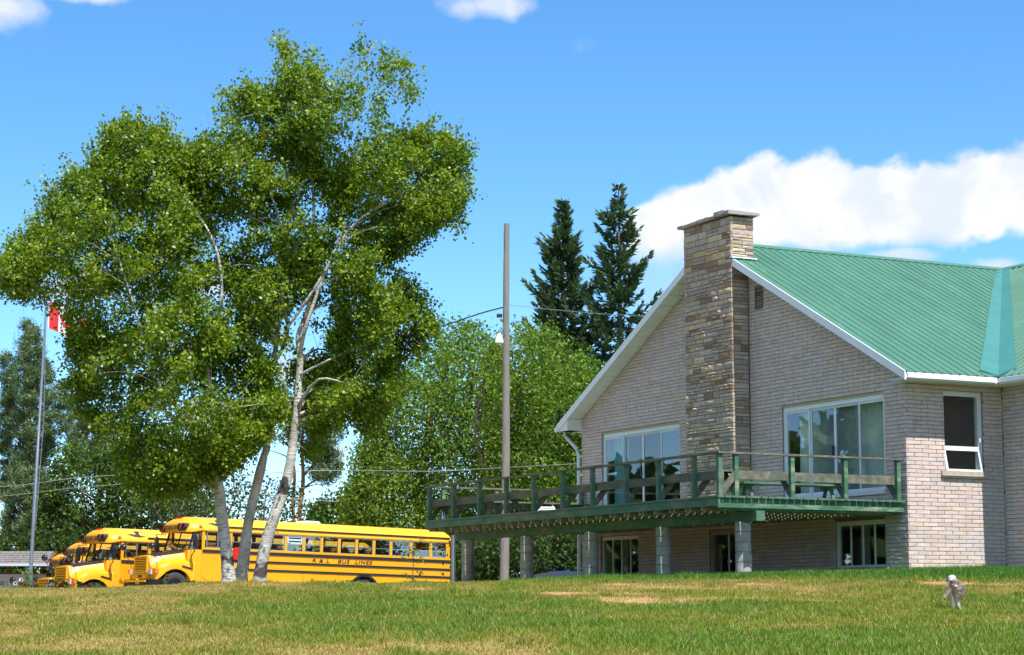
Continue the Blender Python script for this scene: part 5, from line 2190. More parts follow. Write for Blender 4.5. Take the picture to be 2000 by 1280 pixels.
    for sd in (-1, 1):
        m = MB()
        m.box(0.05, 0.13, min(sd * 0.60, sd * 0.84), max(sd * 0.60, sd * 0.84), 0.93, 1.10)
        m.build('headlight', M['lens'], root)
        m = MB()
        m.box(0.08, 0.26, min(sd * 0.86, sd * 1.06), max(sd * 0.86, sd * 1.06), 0.95, 1.11)
        m.build('turn_signal', M['lamp_orange'], root)
        m = MB()
        m.prism([(1.02, sd * 1.182, 1.20), (1.36, sd * 1.186, 1.12), (1.36, sd * 1.186, 1.17), (1.02, sd * 1.182, 1.25)], (0, sd * 0.012, 0))
        m.build('side_badge', M['letters'], root)
        # front bumper end swept back
    m = MB()
    pts = [(0.30, -1.19), (0.02, -1.16), (-0.10, -0.98), (-0.14, 0), (-0.10, 0.98), (0.02, 1.16), (0.30, 1.19)]
    inn = [(0.30, 1.13), (0.07, 1.10), (-0.03, 0.95), (-0.06, 0), (-0.03, -0.95), (0.07, -1.10), (0.30, -1.13)]
    m.prism([(x, y, 0.46) for x, y in pts + inn], (0, 0, 0.29))
    m.build('front_bumper', M['gloss_black'], root)
    m = MB()
    m.box(-0.23, -0.18, -0.95, 1.1, 0.66, 0.72)
    m.box(-0.23, -0.15, 0.85, 1.05, 0.60, 0.80)
    m.box(-0.21, -0.145, -0.3, -0.2, 0.60, 0.78)
    m.build('crossing_arm', M['bus'], root)
    # mirrors
    for sd in (-1, 1):
        o = empty('side_mirror')
        o.parent = root
        y = sd * (YS + 0.30)
        m = MB()
        m.bar((BX0 - 0.30, sd * 1.0, 2.36), (BX0 - 0.42, y, 2.36), 0.025, 0.025)
        m.bar((BX0 - 0.30, sd * 1.0, 1.55), (BX0 - 0.42, y, 1.75), 0.025, 0.025)
        m.bar((BX0 - 0.42, y, 1.70), (BX0 - 0.42, y, 2.38), 0.025, 0.025)
        m.build('arm', M['black'], o)
        m = MB()
        rr = []
        for j, (dx, sc_) in enumerate(((-0.05, 0.7), (-0.02, 1.0), (0.05, 1.0))):
            rr.append([(BX0 - 0.42 + dx, y + 0.105 * sc_ * math.copysign(abs(math.cos(2 * math.pi * i / 16)) ** 0.6, math.cos(2 * math.pi * i / 16)), 2.04 + 0.25 * sc_ * math.copysign(abs(math.sin(2 * math.pi * i / 16)) ** 0.6, math.sin(2 * math.pi * i / 16))) for i in range(16)])
        m.loft(rr)
        m.build('mirror_head', M['gloss_black'], o, smooth=True)
        o = empty('cross_view_mirror')
        o.parent = root
        m = MB()
        hd = Vector((-0.12, sd * 1.12, 1.86))
        m.tube([(0.16, sd * 0.62, 1.45), (0.0, sd * 0.9, 1.75), hd], 0.012, 5)
        m.tube([(0.2, sd * 1.0, 1.15), (0.02, sd * 1.1, 1.6), hd], 0.012, 5)
        m.tube([(0.5, sd * 0.85, 1.42), (0.1, sd * 1.0, 1.7), hd], 0.010, 5)
        m.build('arm', M['black'], o)
        m = MB()
        rr = []
        for a_ in np.linspace(0.05, math.pi - 0.05, 9):
            rr.append([hd + Vector((0.10 * math.sin(a_) * math.cos(b_), 0.17 * math.cos(a_), 0.12 * math.sin(a_) * math.sin(b_))) for b_ in np.linspace(0, 2 * math.pi, 12, endpoint=False)])
        m.loft(rr)
        m.build('mirror_head', M['gloss_black'], o, smooth=True)
    # wheels
    for x in (WF, WR):
        for sd in (-1, 1):
            o = empty('wheel')
            o.parent = root
            o.location = (x, sd * (YS - 0.19), 0.505)
            prof = [(0.29, -0.13), (0.36, -0.145), (0.46, -0.14), (0.495, -0.11), (0.505, 0), (0.495, 0.11), (0.46, 0.14), (0.36, 0.145), (0.29, 0.13)]
            m = MB()
            rings = [[(r_ * math.cos(t__), y_, r_ * math.sin(t__)) for r_, y_ in prof] for t__ in np.linspace(0, 2 * math.pi, 29)]
            m.loft(rings, closed=False, cap=False)
            m.build('tyre', M['tyre'], o, smooth=True)
            m = MB()
            pr = [(0.29, 0.12), (0.27, 0.05), (0.17, 0.02), (0.10, 0.10), (0.08, 0.15), (0.0, 0.155)] if x == WF else [(0.29, 0.12), (0.26, -0.02), (0.15, -0.06), (0.10, 0.06), (0.0, 0.07)]
            rings = [[(r_ * math.cos(t__), sd * y_, r_ * math.sin(t__)) for r_, y_ in pr] for t__ in np.linspace(0, 2 * math.pi, 29)]
            m.loft(rings, closed=False, cap=False)
            m.build('rim', M['rimpaint'], o, smooth=True)
    # black rim of the rear wheel opening
    m = MB()
    rings = []
    for t__ in np.linspace(R(10), R(170), 17):
        c_, s_ = math.cos(t__), math.sin(t__)
        rings.append([(WR + 0.60 * c_, -YS - 0.012, 0.50 + 0.60 * s_), (WR + 0.67 * c_, -YS - 0.012, 0.50 + 0.67 * s_), (WR + 0.67 * c_, -YS + 0.0, 0.50 + 0.67 * s_), (WR + 0.60 * c_, -YS + 0.25, 0.50 + 0.60 * s_)])
    m.loft(rings)
    m.build('wheel_arch', M['black'], root)
    # inside: floor and seats
    m = MB()
    m.box(BX0, BX1 - 0.07, -YS + 0.051, YS - 0.051, 0.96, 1.02)
    m.build('floor', M['black'], root)
    for k in range(12):
        for sd in (-1, 1):
            x = BX0 + 1.5 + 0.715 * k
            if x > BX1 - 0.4:
                continue
            m = MB()
            ya, yb = sorted((sd * 0.25, sd * 1.1))
            m.prism([(x, ya, 1.05), (x, ya + 0.03, 1.95), (x + 0.0, ya + 0.14, 2.06), (x, yb - 0.14, 2.06), (x, yb - 0.03, 1.95), (x, yb, 1.05)], (0.09, 0, 0))
            m.box(x - 0.38, x, ya, yb, 1.32, 1.45)
            m.build('seat', M['seat'], root)
    # driver's place: dashboard and steering wheel
    m = MB()
    m.box(BX0 - 0.15, BX0 + 0.05, -1.05, 1.05, 1.45, 1.82)
    m.build('dashboard', M['black'], root)
    m = MB()
    m.tube([(BX0 + 0.28 + 0.1 * math.sin(a_), -0.62 + 0.22 * math.cos(a_), 1.86 + 0.19 * math.sin(a_)) for a_ in np.linspace(0, 2 * math.pi, 17)], 0.016, 6)
    m.build('steering_wheel', M['black'], root)
    # folded stop arm
    m = MB()
    c_ = (BX0 + 1.32, -YS - 0.06, 1.72)
    m.prism([(c_[0] + 0.23 * math.cos(R(22.5 + 45 * i)), c_[1], c_[2] + 0.23 * math.sin(R(22.5 + 45 * i))) for i in range(8)], (0, 0.02, 0))
    sg = m.build('stop_arm', M['lamp_red'], root)
    m = MB()
    m.box(BX0 + 1.02, BX0 + 1.14, -YS - 0.05, -YS - 0.0, 1.55, 1.85)
    m.build('stop_arm_hinge', M['hatch'], root)
    return root


BPH = R(35)
bus = make_bus()
bus_spots = [
    ('school bus nearest the birches, its full length and lettered side in view', (391, 1139.5, 72.0), 0.0),
    ('second school bus, its nose and windscreen left of the longest bus', None, 0.0),
]


def place_bus(o, front_px, Y, dz=0.0):
    """stand the near front corner of the body at a photograph position (the foot of the skirt) and distance"""
    p = at(front_px[0], front_px[1], Y)
    e = Vector((math.cos(BPH), math.sin(BPH), 0))
    y = Vector((-math.sin(BPH), math.cos(BPH), 0))
    org = Vector(p) - e * BX0 + y * YS
    o.location = (org.x, org.y, p[2] - 0.60)
    o.rotation_euler = (0, R(1.35), BPH)
    return o


GB = 'school buses parked in a row'
place_bus(bus, (391, 1141), 71.5)
tag(bus, 'school bus lettered along its side, closest to the birches', 'bus', GB)
b2 = place_bus(copy_tree(bus), (232, 1160), 73.2)
tag(b2, 'second school bus in the row, its nose just ahead of the lettered bus', 'bus', GB)
b3 = place_bus(copy_tree(bus), (194, 1182), 75.5)
tag(b3, 'third school bus in the row, mostly hidden, only nose and lamps showing', 'bus', GB)
b4 = place_bus(copy_tree(bus), (160, 1200), 78.0)
tag(b4, 'school bus at the far end of the row, nearly all hidden', 'bus', GB)
# the operator's name on the side of the first bus only, as in the photograph
tm = text_mesh('R & L   BUS  LINES', 0.17, 0.004, shear=0.18, spacing=1.15, word=1.25)
t_ = link('lettering', tm, M['letters'], bus)
xs = [v.co.x for v in tm.vertices]
t_.scale = (2.45 / (max(xs) - min(xs)), 1, 1)
t_.rotation_euler = (math.pi / 2, 0, 0)
t_.location = (6.0, -YS - 0.006, 1.535)

# ------------------------------------------------------------------ poles, wires, flag
M['polewood'] = mat('silver_weathered_pole', (0.21, 0.19, 0.165), 0.9, var=0.3, vscale=5, bump=0.015, bscale=12, stretch=(2, 2, 0.25), col2=(0.14, 0.12, 0.10), c2lo=0.56, c2hi=0.66, c2scale=5)
M['wire'] = mat('wire_black', (0.03, 0.03, 0.035), 0.6)
M['wire2'] = mat('wire_aluminium', (0.30, 0.31, 0.33), 0.5, metal=0.4)
PY_ = 62.0
top = at(991, 434, PY_)
gz = float(ground_z(top[0], PY_))
pole = empty('utility_pole', (top[0] - 0.10, PY_, gz - 0.05))
tag(pole, 'tall bare weathered wooden utility pole behind the deck', 'pole')
H = top[2] - gz
m = MB()
n = 40
rings = []
for k in range(n + 1):
    s = k / n
    rr = 0.132 - 0.052 * s
    rings.append([((rr * (1 + 0.10 * float(vnoise(i * 1.7, k * 0.9, 4)) + (0.10 if (k * 7 + i * 3) % 23 == 0 else 0))) * math.cos(2 * math.pi * i / 14) + 0.10 * s + 0.02 * math.sin(s * 5),
                   (rr * (1 + 0.10 * float(vnoise(i * 1.7, k * 0.9, 9)))) * math.sin(2 * math.pi * i / 14), -0.1 + (H + 0.1) * s) for i in range(14)])
m.loft(rings)
m.build('shaft', M['polewood'], pole, smooth=True)


def loc_of(o, x, y, Y):
    p = at(x, y, Y)
    return tuple(p - np.array(o.location))


lp = loc_of(pole, 975, 662, PY_ - 0.25)
o = empty('yard_lamp')
o.parent = pole
m = MB()
m.loft([[(lp[0] + r_ * math.cos(a_), lp[1] + r_ * math.sin(a_), lp[2] + z_) for a_ in np.linspace(0, 2 * math.pi, 14, endpoint=False)] for r_, z_ in ((0.13, -0.12), (0.12, -0.02), (0.08, 0.06), (0.04, 0.16))])
m.build('lamp_shade', M['white'], o, smooth=True)
m = MB()
m.tube([(lp[0], lp[1], lp[2] + 0.14), (lp[0] + 0.1, lp[1] + 0.1, lp[2] + 0.2), (0.05, -0.05, lp[2] + 0.05)], 0.02, 6)
m.build('bracket', M['steel'], o)
m = MB()
m.box(-0.22, -0.05, -0.06, 0.06, loc_of(pole, 980, 617, PY_)[2] - 0.05, loc_of(pole, 980, 617, PY_)[2] + 0.05)
m.build('insulator', M['black'], pole)


def wire(label, pts, r, mt, name='overhead_wire'):
    """pts: photograph positions with distance; the wire hangs through them"""
    P = [at(*p) for p in pts]
    sp = smooth_path(P, 8)
    m = MB()
    o0 = np.array(P[0])
    m.tube([p - o0 for p in sp], r, 5)
    w_ = m.build(name, mt)
    w_.location = tuple(o0)
    tag(w_, label, 'wire', 'overhead wires')
    return w_


wire('thick black cable drooping from the utility pole towards the birches', [(985, 600, 62), (940, 612, 62.5), (880, 632, 63), (820, 651, 64), (700, 690, 66), (560, 720, 68)], 0.022, M['wire'])
wire('thin wire from the utility pole towards the gable roof', [(995, 596, 62), (1080, 605, 60), (1170, 613, 58), (1266, 620, 56), (1330, 640, 55)], 0.008, M['wire2'])
wire('topmost wire crossing behind the deck railing to the gable wall', [(430, 935, 70), (560, 922, 70), (700, 919, 70), (830, 921, 69), (960, 915, 68), (1128, 906, 58)], 0.012, M['wire2'])
wire('middle wire seen between the birch trunks and the deck railing', [(430, 950, 88), (560, 950, 88), (700, 967, 87), (900, 967, 86), (1100, 964, 86)], 0.014, M['wire2'])
wire('lowest wire above the roof of the longest bus', [(430, 952, 86), (560, 972, 86), (700, 983, 86), (860, 992, 86), (1000, 1000, 86)], 0.014, M['wire2'])
wire('wire passing behind the flagpole at mid height, sagging gently', [(-60, 850, 90), (40, 838, 90), (150, 818, 90), (330, 790, 90)], 0.014, M['wire'])
wire('wire just above the pale pine behind the flagpole', [(-60, 955, 90), (40, 948, 90), (150, 934, 90), (330, 922, 90)], 0.013, M['wire2'])
wire('lowest wire crossing behind the flagpole over the notice board', [(-60, 975, 92), (40, 966, 92), (160, 952, 92), (330, 940, 92)], 0.013, M['wire2'])

FY = 54.0
fb = at(57, 1150, FY)
ft = at(91, 585, FY)
gz = float(ground_z(fb[0], FY))
fl = empty('flagpole', (fb[0], FY, gz - 0.03))
tag(fl, 'slim leaning silver flagpole beside the shingled notice board', 'flagpole')
tp_ = ft - np.array([fb[0], FY, gz])
m = MB()
m.tube([(0, 0, -0.1), (tp_[0] * 0.5, 0, tp_[2] * 0.5), (tp_[0] * 0.5, 0, tp_[2] * 0.5 + 0.01), tuple(tp_)], [0.050, 0.041, 0.035, 0.028], 10)
m.build('shaft', M['steel'], fl, smooth=True)
m = MB()
m.tube([(tp_[0] * 0.30 + 0.06, -0.05, tp_[2] * 0.25), (tp_[0] * 0.7 + 0.10, -0.05, tp_[2] * 0.6), (tp_[0], -0.02, tp_[2] - 0.1)], 0.008, 4)
m.build('halyard', M['wire2'], fl)
m = MB()
m.tube([tuple(tp_), (tp_[0], 0, tp_[2] + 0.05)], [0.05, 0.04], 10)
m.build('finial', M['chrome'], fl)
# the flag: red bars at hoist and fly, white field with a red leaf shape, hanging in folds
M['flagred'] = mat('flag_red', (0.62, 0.020, 0.035), 0.8, var=0.06, vscale=4)
M['flagwhite'] = mat('flag_white', (0.72, 0.72, 0.74), 0.8, var=0.04, vscale=4)
hz_ = at(95, 606, FY)
flag = empty('flag', (hz_[0], FY, hz_[2]))
tag(flag, 'red and white flag hanging in folds among the birch leaves', 'flag')
flw, flh = 1.55, 0.80


def flag_pt(s, v_):
    x = flw * s * (0.62 + 0.12 * s)
    y = 0.09 * math.sin(s * 9 + v_ * 1.4) * s ** 0.5
    z = -v_ * flh * (0.88 + 0.12 * s) + 0.35 * flh - flw * 0.42 * s ** 1.5
    return (x, y, z - 0.05)


def flag_patch(name, s0, s1, mt, v0=0.0, v1=1.0, off=0.0):
    m = MB()
    na, nb_ = max(3, int((s1 - s0) * 40)), 8
    vs = [flag_pt(s0 + (s1 - s0) * i / na, v0 + (v1 - v0) * j / nb_) for j in range(nb_ + 1) for i in range(na + 1)]
    vs = [(a_, b_ - off, c_) for a_, b_, c_ in vs]
    n1 = na + 1
    fs = [(j * n1 + i, j * n1 + i + 1, (j + 1) * n1 + i + 1, (j + 1) * n1 + i) for j in range(nb_) for i in range(na)]
    m.add(vs, fs)
    return m.build(name, mt, flag, smooth='all')


flag_patch('hoist_band', 0, 0.02, M['flagwhite'])
flag_patch('red_bar', 0.02, 0.26, M['flagred'])
flag_patch('white_field', 0.26, 0.74, M['flagwhite'])
flag_patch('red_bar', 0.74, 1.0, M['flagred'])
leaf = [(0.5, 0.12), (0.54, 0.24), (0.60, 0.2), (0.585, 0.42), (0.64, 0.36), (0.70, 0.42), (0.685, 0.48), (0.61, 0.63), (0.62, 0.70), (0.51, 0.68), (0.51, 0.86), (0.49, 0.86), (0.49, 0.68), (0.38, 0.70), (0.39, 0.63), (0.315, 0.48), (0.30, 0.42), (0.36, 0.36), (0.415, 0.42), (0.40, 0.2), (0.46, 0.24)]
m = MB()
cen = flag_pt(0.5, 0.45)
vs = [(cen[0], cen[1] - 0.012, cen[2])] + [(p[0], p[1] - 0.012, p[2]) for p in (flag_pt(a_, b_) for a_, b_ in leaf)]
m.add(vs, [(0, 1 + i, 1 + (i + 1) % len(leaf)) for i in range(len(leaf))])
m.build('leaf_mark', M['flagred'], flag)

# ------------------------------------------------------------------ shingled notice board beyond the flagpole
NY = 80.0
nr = at(108, 1100, NY)
gz = float(ground_z(nr[0] - 2, NY))
nb0 = empty('notice_board', (nr[0], NY, gz))
tag(nb0, 'long white notice board under a grey shingled roof', 'notice board')
L_ = 5.2
zt, ze = at(100, 1079, NY)[2] - gz, at(100, 1104, NY)[2] - gz
zp0, zp1 = at(50, 1122, NY)[2] - gz, at(50, 1165, NY)[2] - gz
M['shingle'] = mat('weathered_shingle', (0.17, 0.155, 0.15), 0.9, var=0.3, vscale=7, bump=0.01, bscale=25)
M['brownwood'] = mat('brown_stained_wood', (0.13, 0.055, 0.03), 0.8, var=0.25, vscale=5)
M['panelwhite'] = mat('pale_painted_panel', (0.50, 0.50, 0.53), 0.7, var=0.06, vscale=1.5)
rows = 6
run = 1.25
for j in range(rows):
    x = 0.0 - random.uniform(0, 0.12)
    while x > -L_:
        w_ = random.uniform(0.16, 0.30)
        s0, s1 = j / rows, (j + 1.25) / rows
        m = MB()
        jz = random.uniform(0, 0.012)
        pts = [(x, -run * (1 - s0), ze + (zt - ze) * s0 + 0.025 + jz), (x - w_ + 0.012, -run * (1 - s0), ze + (zt - ze) * s0 + 0.025 + jz), (x - w_ + 0.012, -run * (1 - s1), ze + (zt - ze) * s1 + 0.0), (x, -run * (1 - s1), ze + (zt - ze) * s1 + 0.0)]
        m.prism(pts, (0, 0, 0.02))
        m.build('shingle', M['shingle'], nb0)
        x -= w_
m = MB()
m.prism([(0.02, -run, ze), (0.02, 0, zt), (0.02, run, ze)], (-L_ - 0.04, 0, 0))
m.build('roof_frame', M['brownwood'], nb0)
m = MB()
m.box(-L_ - 0.05, 0.05, -run - 0.05, -run - 0.01, ze - 0.06, ze + 0.035)
m.build('eaves_board', M['panelwhite'], nb0)
for x in (-0.5, -1.75, -3.0, -4.3):
    m = MB()
    m.box(x - 0.06, x + 0.06, -0.06, 0.06, -0.1, ze + 0.05)
    m.build('post', M['brownwood'], nb0)
m = MB()
m.box(-L_ + 0.1, -0.3, -0.12, -0.065, zp0, zp0 + 0.07)
m.build('cross_rail', M['brownwood'], nb0)
m = MB()
m.box(-L_ + 0.1, -0.3, -0.10, -0.062, max(0.05, zp1 - 0.3), zp0 - 0.002)
m.build('panel', M['panelwhite'], nb0)
tm = text_mesh('SS YOU A', 0.21, 0.003, spacing=1.1)
t_ = link('lettering', tm, M['letters'], nb0)
t_.rotation_euler = (math.pi / 2, 0, 0)
p = at(-2, 1143, NY)
t_.location = (p[0] - nr[0], -0.106, p[2] - gz)

# ------------------------------------------------------------------ blue car beyond the patio
M['carblue'] = mat('blue_car_paint', (0.02, 0.09, 0.42), 0.25, spec=0.6, coat=0.5)
M['carglass'] = mat('dark_car_glass', (0.02, 0.025, 0.03), 0.08, spec=0.8)
CYc = 70.0
ct = at(1118, 1127, CYc)
car = empty('parked_car', (ct[0], CYc, ct[2] - 1.30), R(160))
tag(car, 'blue car whose roof just shows between the deck piers', 'car')
sec = [(-2.1, 0.35, 0.62, 0.62), (-2.05, 0.30, 0.82, 0.80), (-1.2, 0.28, 0.92, 0.84), (-0.9, 0.28, 0.95, 0.84), (0.9, 0.28, 0.97, 0.84), (1.7, 0.28, 0.98, 0.82), (2.0, 0.30, 0.95, 0.78), (2.08, 0.40, 0.80, 0.70)]
m = MB()
m.loft([[(x, -w_, zb), (x, -w_ - 0.02, (zb + zt) / 2), (x, -w_ + 0.05, zt), (x, w_ - 0.05, zt), (x, w_ + 0.02, (zb + zt) / 2), (x, w_, zb)] for x, zb, zt, w_ in sec])
m.build('body', M['carblue'], car, smooth=True)
m = MB()
m.loft([[(x, -w_, 0.93), (x2, -w_ + 0.16, zt), (x2, w_ - 0.16, zt), (x, w_, 0.93)] for x, x2, zt, w_ in ((-1.1, -0.45, 1.40, 0.78), (-0.5, -0.3, 1.44, 0.78), (0.6, 0.6, 1.45, 0.78), (1.55, 1.1, 1.38, 0.76))])
m.build('cabin', M['carglass'], car, smooth=True)
m = MB()
m.loft([[(x, -w_, zt), (x, 0, zt + 0.05), (x, w_, zt)] for x, zt, w_ in ((-0.55, 1.385, 0.60), (0.0, 1.44, 0.62), (0.7, 1.45, 0.62), (1.2, 1.36, 0.60))], closed=False, cap=False)
m.build('car_roof', M['carblue'], car, smooth=True)
for x in (-1.3, 1.3):
    for y in (-0.72, 0.72):
        m = MB()
        m.tube([(x, y - 0.1, 0.31), (x, y + 0.1, 0.31)], 0.31, 18)
        m.build('wheel', M['tyre'], car, smooth=True)
for y in (-0.55, 0.55):
    m = MB()
    m.box(-2.12, -2.03, y - 0.16, y + 0.16, 0.60, 0.74)
    m.build('headlight', M['lens'], car)

# ------------------------------------------------------------------ steel post under the deck's far corner, short pipe behind its railing
def ground_at(x, y):
    return float(ground_z(x, y))


p = at(885, 1046, 50.0)
g0 = ground_at(p[0], 50.0)
m = MB()
m.tube([(0, 0, -0.1), (0, 0, p[2] - g0)], 0.055, 10)
so = m.build('steel_post', M['steel'], smooth=True)
so.location = (p[0], 50.0, g0)
tag(so, 'round grey steel post in front of the longest bus tail', 'post')
m = MB()
m.tube([(0, 0, 0), (0, 0, 0.21), (0, 0, 0.24)], [0.05, 0.05, 0.03], 10)
so = m.build('pipe_stub', M['chrome'], smooth=True)
p2 = np.array([HX, HY]) + V * -4.2 + U * 13.18
so.location = (p2[0], p2[1], DZ)
tag(so, 'short bright metal pipe stub inside the deck railing corner', 'pipe')

# ------------------------------------------------------------------ furniture on the deck
def deck_thing(name, w_, t_, rz=0.0):
    p2 = np.array([HX, HY]) + V * w_ + U * t_
    return empty(name, (p2[0], p2[1], DZ), TH + rz)


bn = deck_thing('bench', -1.55, 1.9, 0)
tag(bn, 'low green wooden bench on the deck before the wide patio door', 'bench')
for k in range(3):
    m = MB()
    m.box(-1.35, 1.2, -0.25 + k * 0.17, -0.10 + k * 0.17, 0.36, 0.40)
    m.build('seat_plank', M['deckx'], bn)
for x in (-1.1, 0.95):
    m = MB()
    m.box(x - 0.04, x + 0.04, -0.22, 0.22, 0.29, 0.358)
    m.build('bearer', M['deckx'], bn)
    for y in (-0.15, 0.15):
        m = MB()
        m.bar((x, y * 0.6, 0.30), (x, y * 1.4, 0.002), 0.07, 0.04)
        m.build('leg', M['deckx'], bn)
M['whiteplastic'] = mat('white_resin', (0.75, 0.76, 0.76), 0.4)
ch = deck_thing('lounge_chair', -1.6, 12.2, R(78))
ch.scale = (0.8, 0.8, 0.5)
tag(ch, 'white folding lounge chair at the far end of the deck', 'chair')
for y in (-0.28, 0.28):
    m = MB()
    m.bar((-0.7, y, 0.28), (0.5, y, 0.34), 0.05, 0.04)
    m.bar((0.5, y, 0.34), (0.95, y, 0.80), 0.05, 0.04)
    m.build('side_rail', M['whiteplastic'], ch)
    for (a_, b_) in ((-0.5, -0.65), (0.35, 0.5)):
        m = MB()
        m.bar((a_, y, 0.30), (b_, y, 0.0), 0.045, 0.04)
        m.build('leg', M['whiteplastic'], ch)
for k in range(7):
    m = MB()
    x = -0.62 + k * 0.17
    m.box(x, x + 0.13, -0.26, 0.26, 0.31 + 0.05 * (x + 0.7) + 0.01, 0.325 + 0.05 * (x + 0.7) + 0.01)
    m.build('slat', M['whiteplastic'], ch)
for k in range(4):
    m = MB()
    s = 0.12 + k * 0.24
    a_ = (0.5 + 0.45 * s, 0, 0.36 + 0.46 * s)
    m.bar((a_[0], -0.26, a_[2]), (a_[0], 0.26, a_[2]), 0.09, 0.02, up=(-0.7, 0, 0.7))
    m.build('back_slat', M['whiteplastic'], ch)

# ------------------------------------------------------------------ stake with a plastic bag on the lawn
p = at(1866, 1190, 27.6)
gz = ground_at(p[0], p[1])
sk = empty('garden_stake', (p[0], p[1], gz))
tag(sk, 'short grey stake and tipped tube stuck in the lawn before the house', 'stake')
m = MB()
m.tube([(-0.03, 0, -0.05), (-0.045, 0, 0.2), (-0.04, 0.0, 0.40)], [0.026, 0.026, 0.024], 8)
m.build('stake_post', M['polewood'], sk, smooth=True)
m = MB()
m.prism([(0.06, -0.01, 0.0), (0.085, -0.01, 0.0), (0.03, -0.01, 0.17), (-0.02, -0.01, 0.15)], (0, 0.05, 0))
m.build('base_sleeve', M['concrete'], sk)
m = MB()
m.tube([(-0.08, 0, 0.33), (-0.105, 0, 0.42), (-0.115, 0, 0.48)], [0.008, 0.006, 0.004], 5)
m.build('wire_hook', M['wire'], sk)


def bag_mat():
    mm, nt, out = new_mat('cloudy_plastic_bag')
    b = nt.nodes.new('ShaderNodeBsdfPrincipled')
    b.inputs['Base Color'].default_value = (0.42, 0.32, 0.27, 1)
    b.inputs['Roughness'].default_value = 0.22
    t1 = nt.nodes.new('ShaderNodeBsdfTranslucent')
    t1.inputs[0].default_value = (0.5, 0.4, 0.33, 1)
    t2 = nt.nodes.new('ShaderNodeBsdfTransparent')
    m1 = nt.nodes.new('ShaderNodeMixShader')
    m1.inputs[0].default_value = 0.35
    m2_ = nt.nodes.new('ShaderNodeMixShader')
    m2_.inputs[0].default_value = 0.22
    nt.links.new(b.outputs[0], m1.inputs[1])
    nt.links.new(t1.outputs[0], m1.inputs[2])
    nt.links.new(m1.outputs[0], m2_.inputs[1])
    nt.links.new(t2.outputs[0], m2_.inputs[2])
    nt.links.new(m2_.outputs[0], out.inputs[0])
    return mm


M['bag'] = bag_mat()
bag = empty('plastic_bag', (p[0], p[1], gz + 0.28))
tag(bag, 'crumpled cloudy plastic bag hung over the lawn stake', 'bag')
bm = bmesh.new()
bmesh.ops.create_icosphere(bm, subdivisions=4, radius=1.0)
rr = random.Random(5)
for vtx in bm.verts:
    q = vtx.co.copy()
    cr = (float(vnoise(q.x * 3 + 7, q.z * 3 + q.y * 2, 3)) - 0.5) * 0.55 + (float(vnoise(q.x * 8 + q.y * 5, q.z * 8, 5)) - 0.5) * 0.35
    s = 1 + cr
    zf = q.z
    wx = 0.095 if zf < 0.2 else 0.095 - 0.05 * (zf - 0.2)
    vtx.co = Vector((q.x * wx * s + 0.045 - 0.075 * max(0, zf), q.y * 0.075 * s, q.z * 0.145 * (1 + cr * 0.5)))
me = bpy.data.meshes.new('film')
bm.to_mesh(me)
bm.free()
link('film', me, M['bag'], bag)
m = MB()
vs = []
for i in range(8):
    for j in range(5):
        vs.append((-0.10 + 0.02 * i - 0.02 * j, -0.02 - 0.02 * math.sin(i * 1.3 + j), 0.06 - 0.045 * j + 0.012 * math.sin(i * 2.1)))
m.add(vs, [(i * 5 + j, i * 5 + j + 1, i * 5 + 6 + j, i * 5 + 5 + j) for i in range(7) for j in range(4)])
m.build('loose_flap', M['bag'], bag)
M['bagtop'] = mat('silvery_bag_top', (0.62, 0.63, 0.68), 0.25, spec=0.8, var=0.3, vscale=30, bump=0.02, bscale=40)
m = MB()
m.loft([[(-0.03 + r_ * (1 + 0.25 * math.sin(i * 2.7)) * math.cos(2 * math.pi * i / 12), r_ * math.sin(2 * math.pi * i / 12), z_) for i in range(12)] for r_, z_ in ((0.055, 0.10), (0.05, 0.14), (0.03, 0.165), (0.012, 0.17))])
m.build('tied_top', M['bagtop'], bag)
M['tagblue'] = mat('blue_print', (0.03, 0.22, 0.75), 0.5)
m = MB()
m.prism([(0.09, -0.083, 0.055), (0.115, -0.075, 0.03), (0.115, -0.075, 0.0), (0.10, -0.083, 0.02)], (0, 0.008, 0))
m.build('blue_print', M['tagblue'], bag)

# ------------------------------------------------------------------ small plants along the crest
M['leaf3'] = leaf_mat('plant_leaf', 0.35, 0.03)
PCOL = {'red': (0.60, 0.015, 0.03), 'pink': (0.65, 0.05, 0.22), 'yellow': (0.75, 0.45, 0.01), 'white': (0.75, 0.75, 0.72), 'orange': (0.75, 0.22, 0.01), 'none': None}
for k_, c_ in list(PCOL.items()):
    if c_:
        M['petal_' + k_] = mat('petal_' + k_, c_, 0.6)


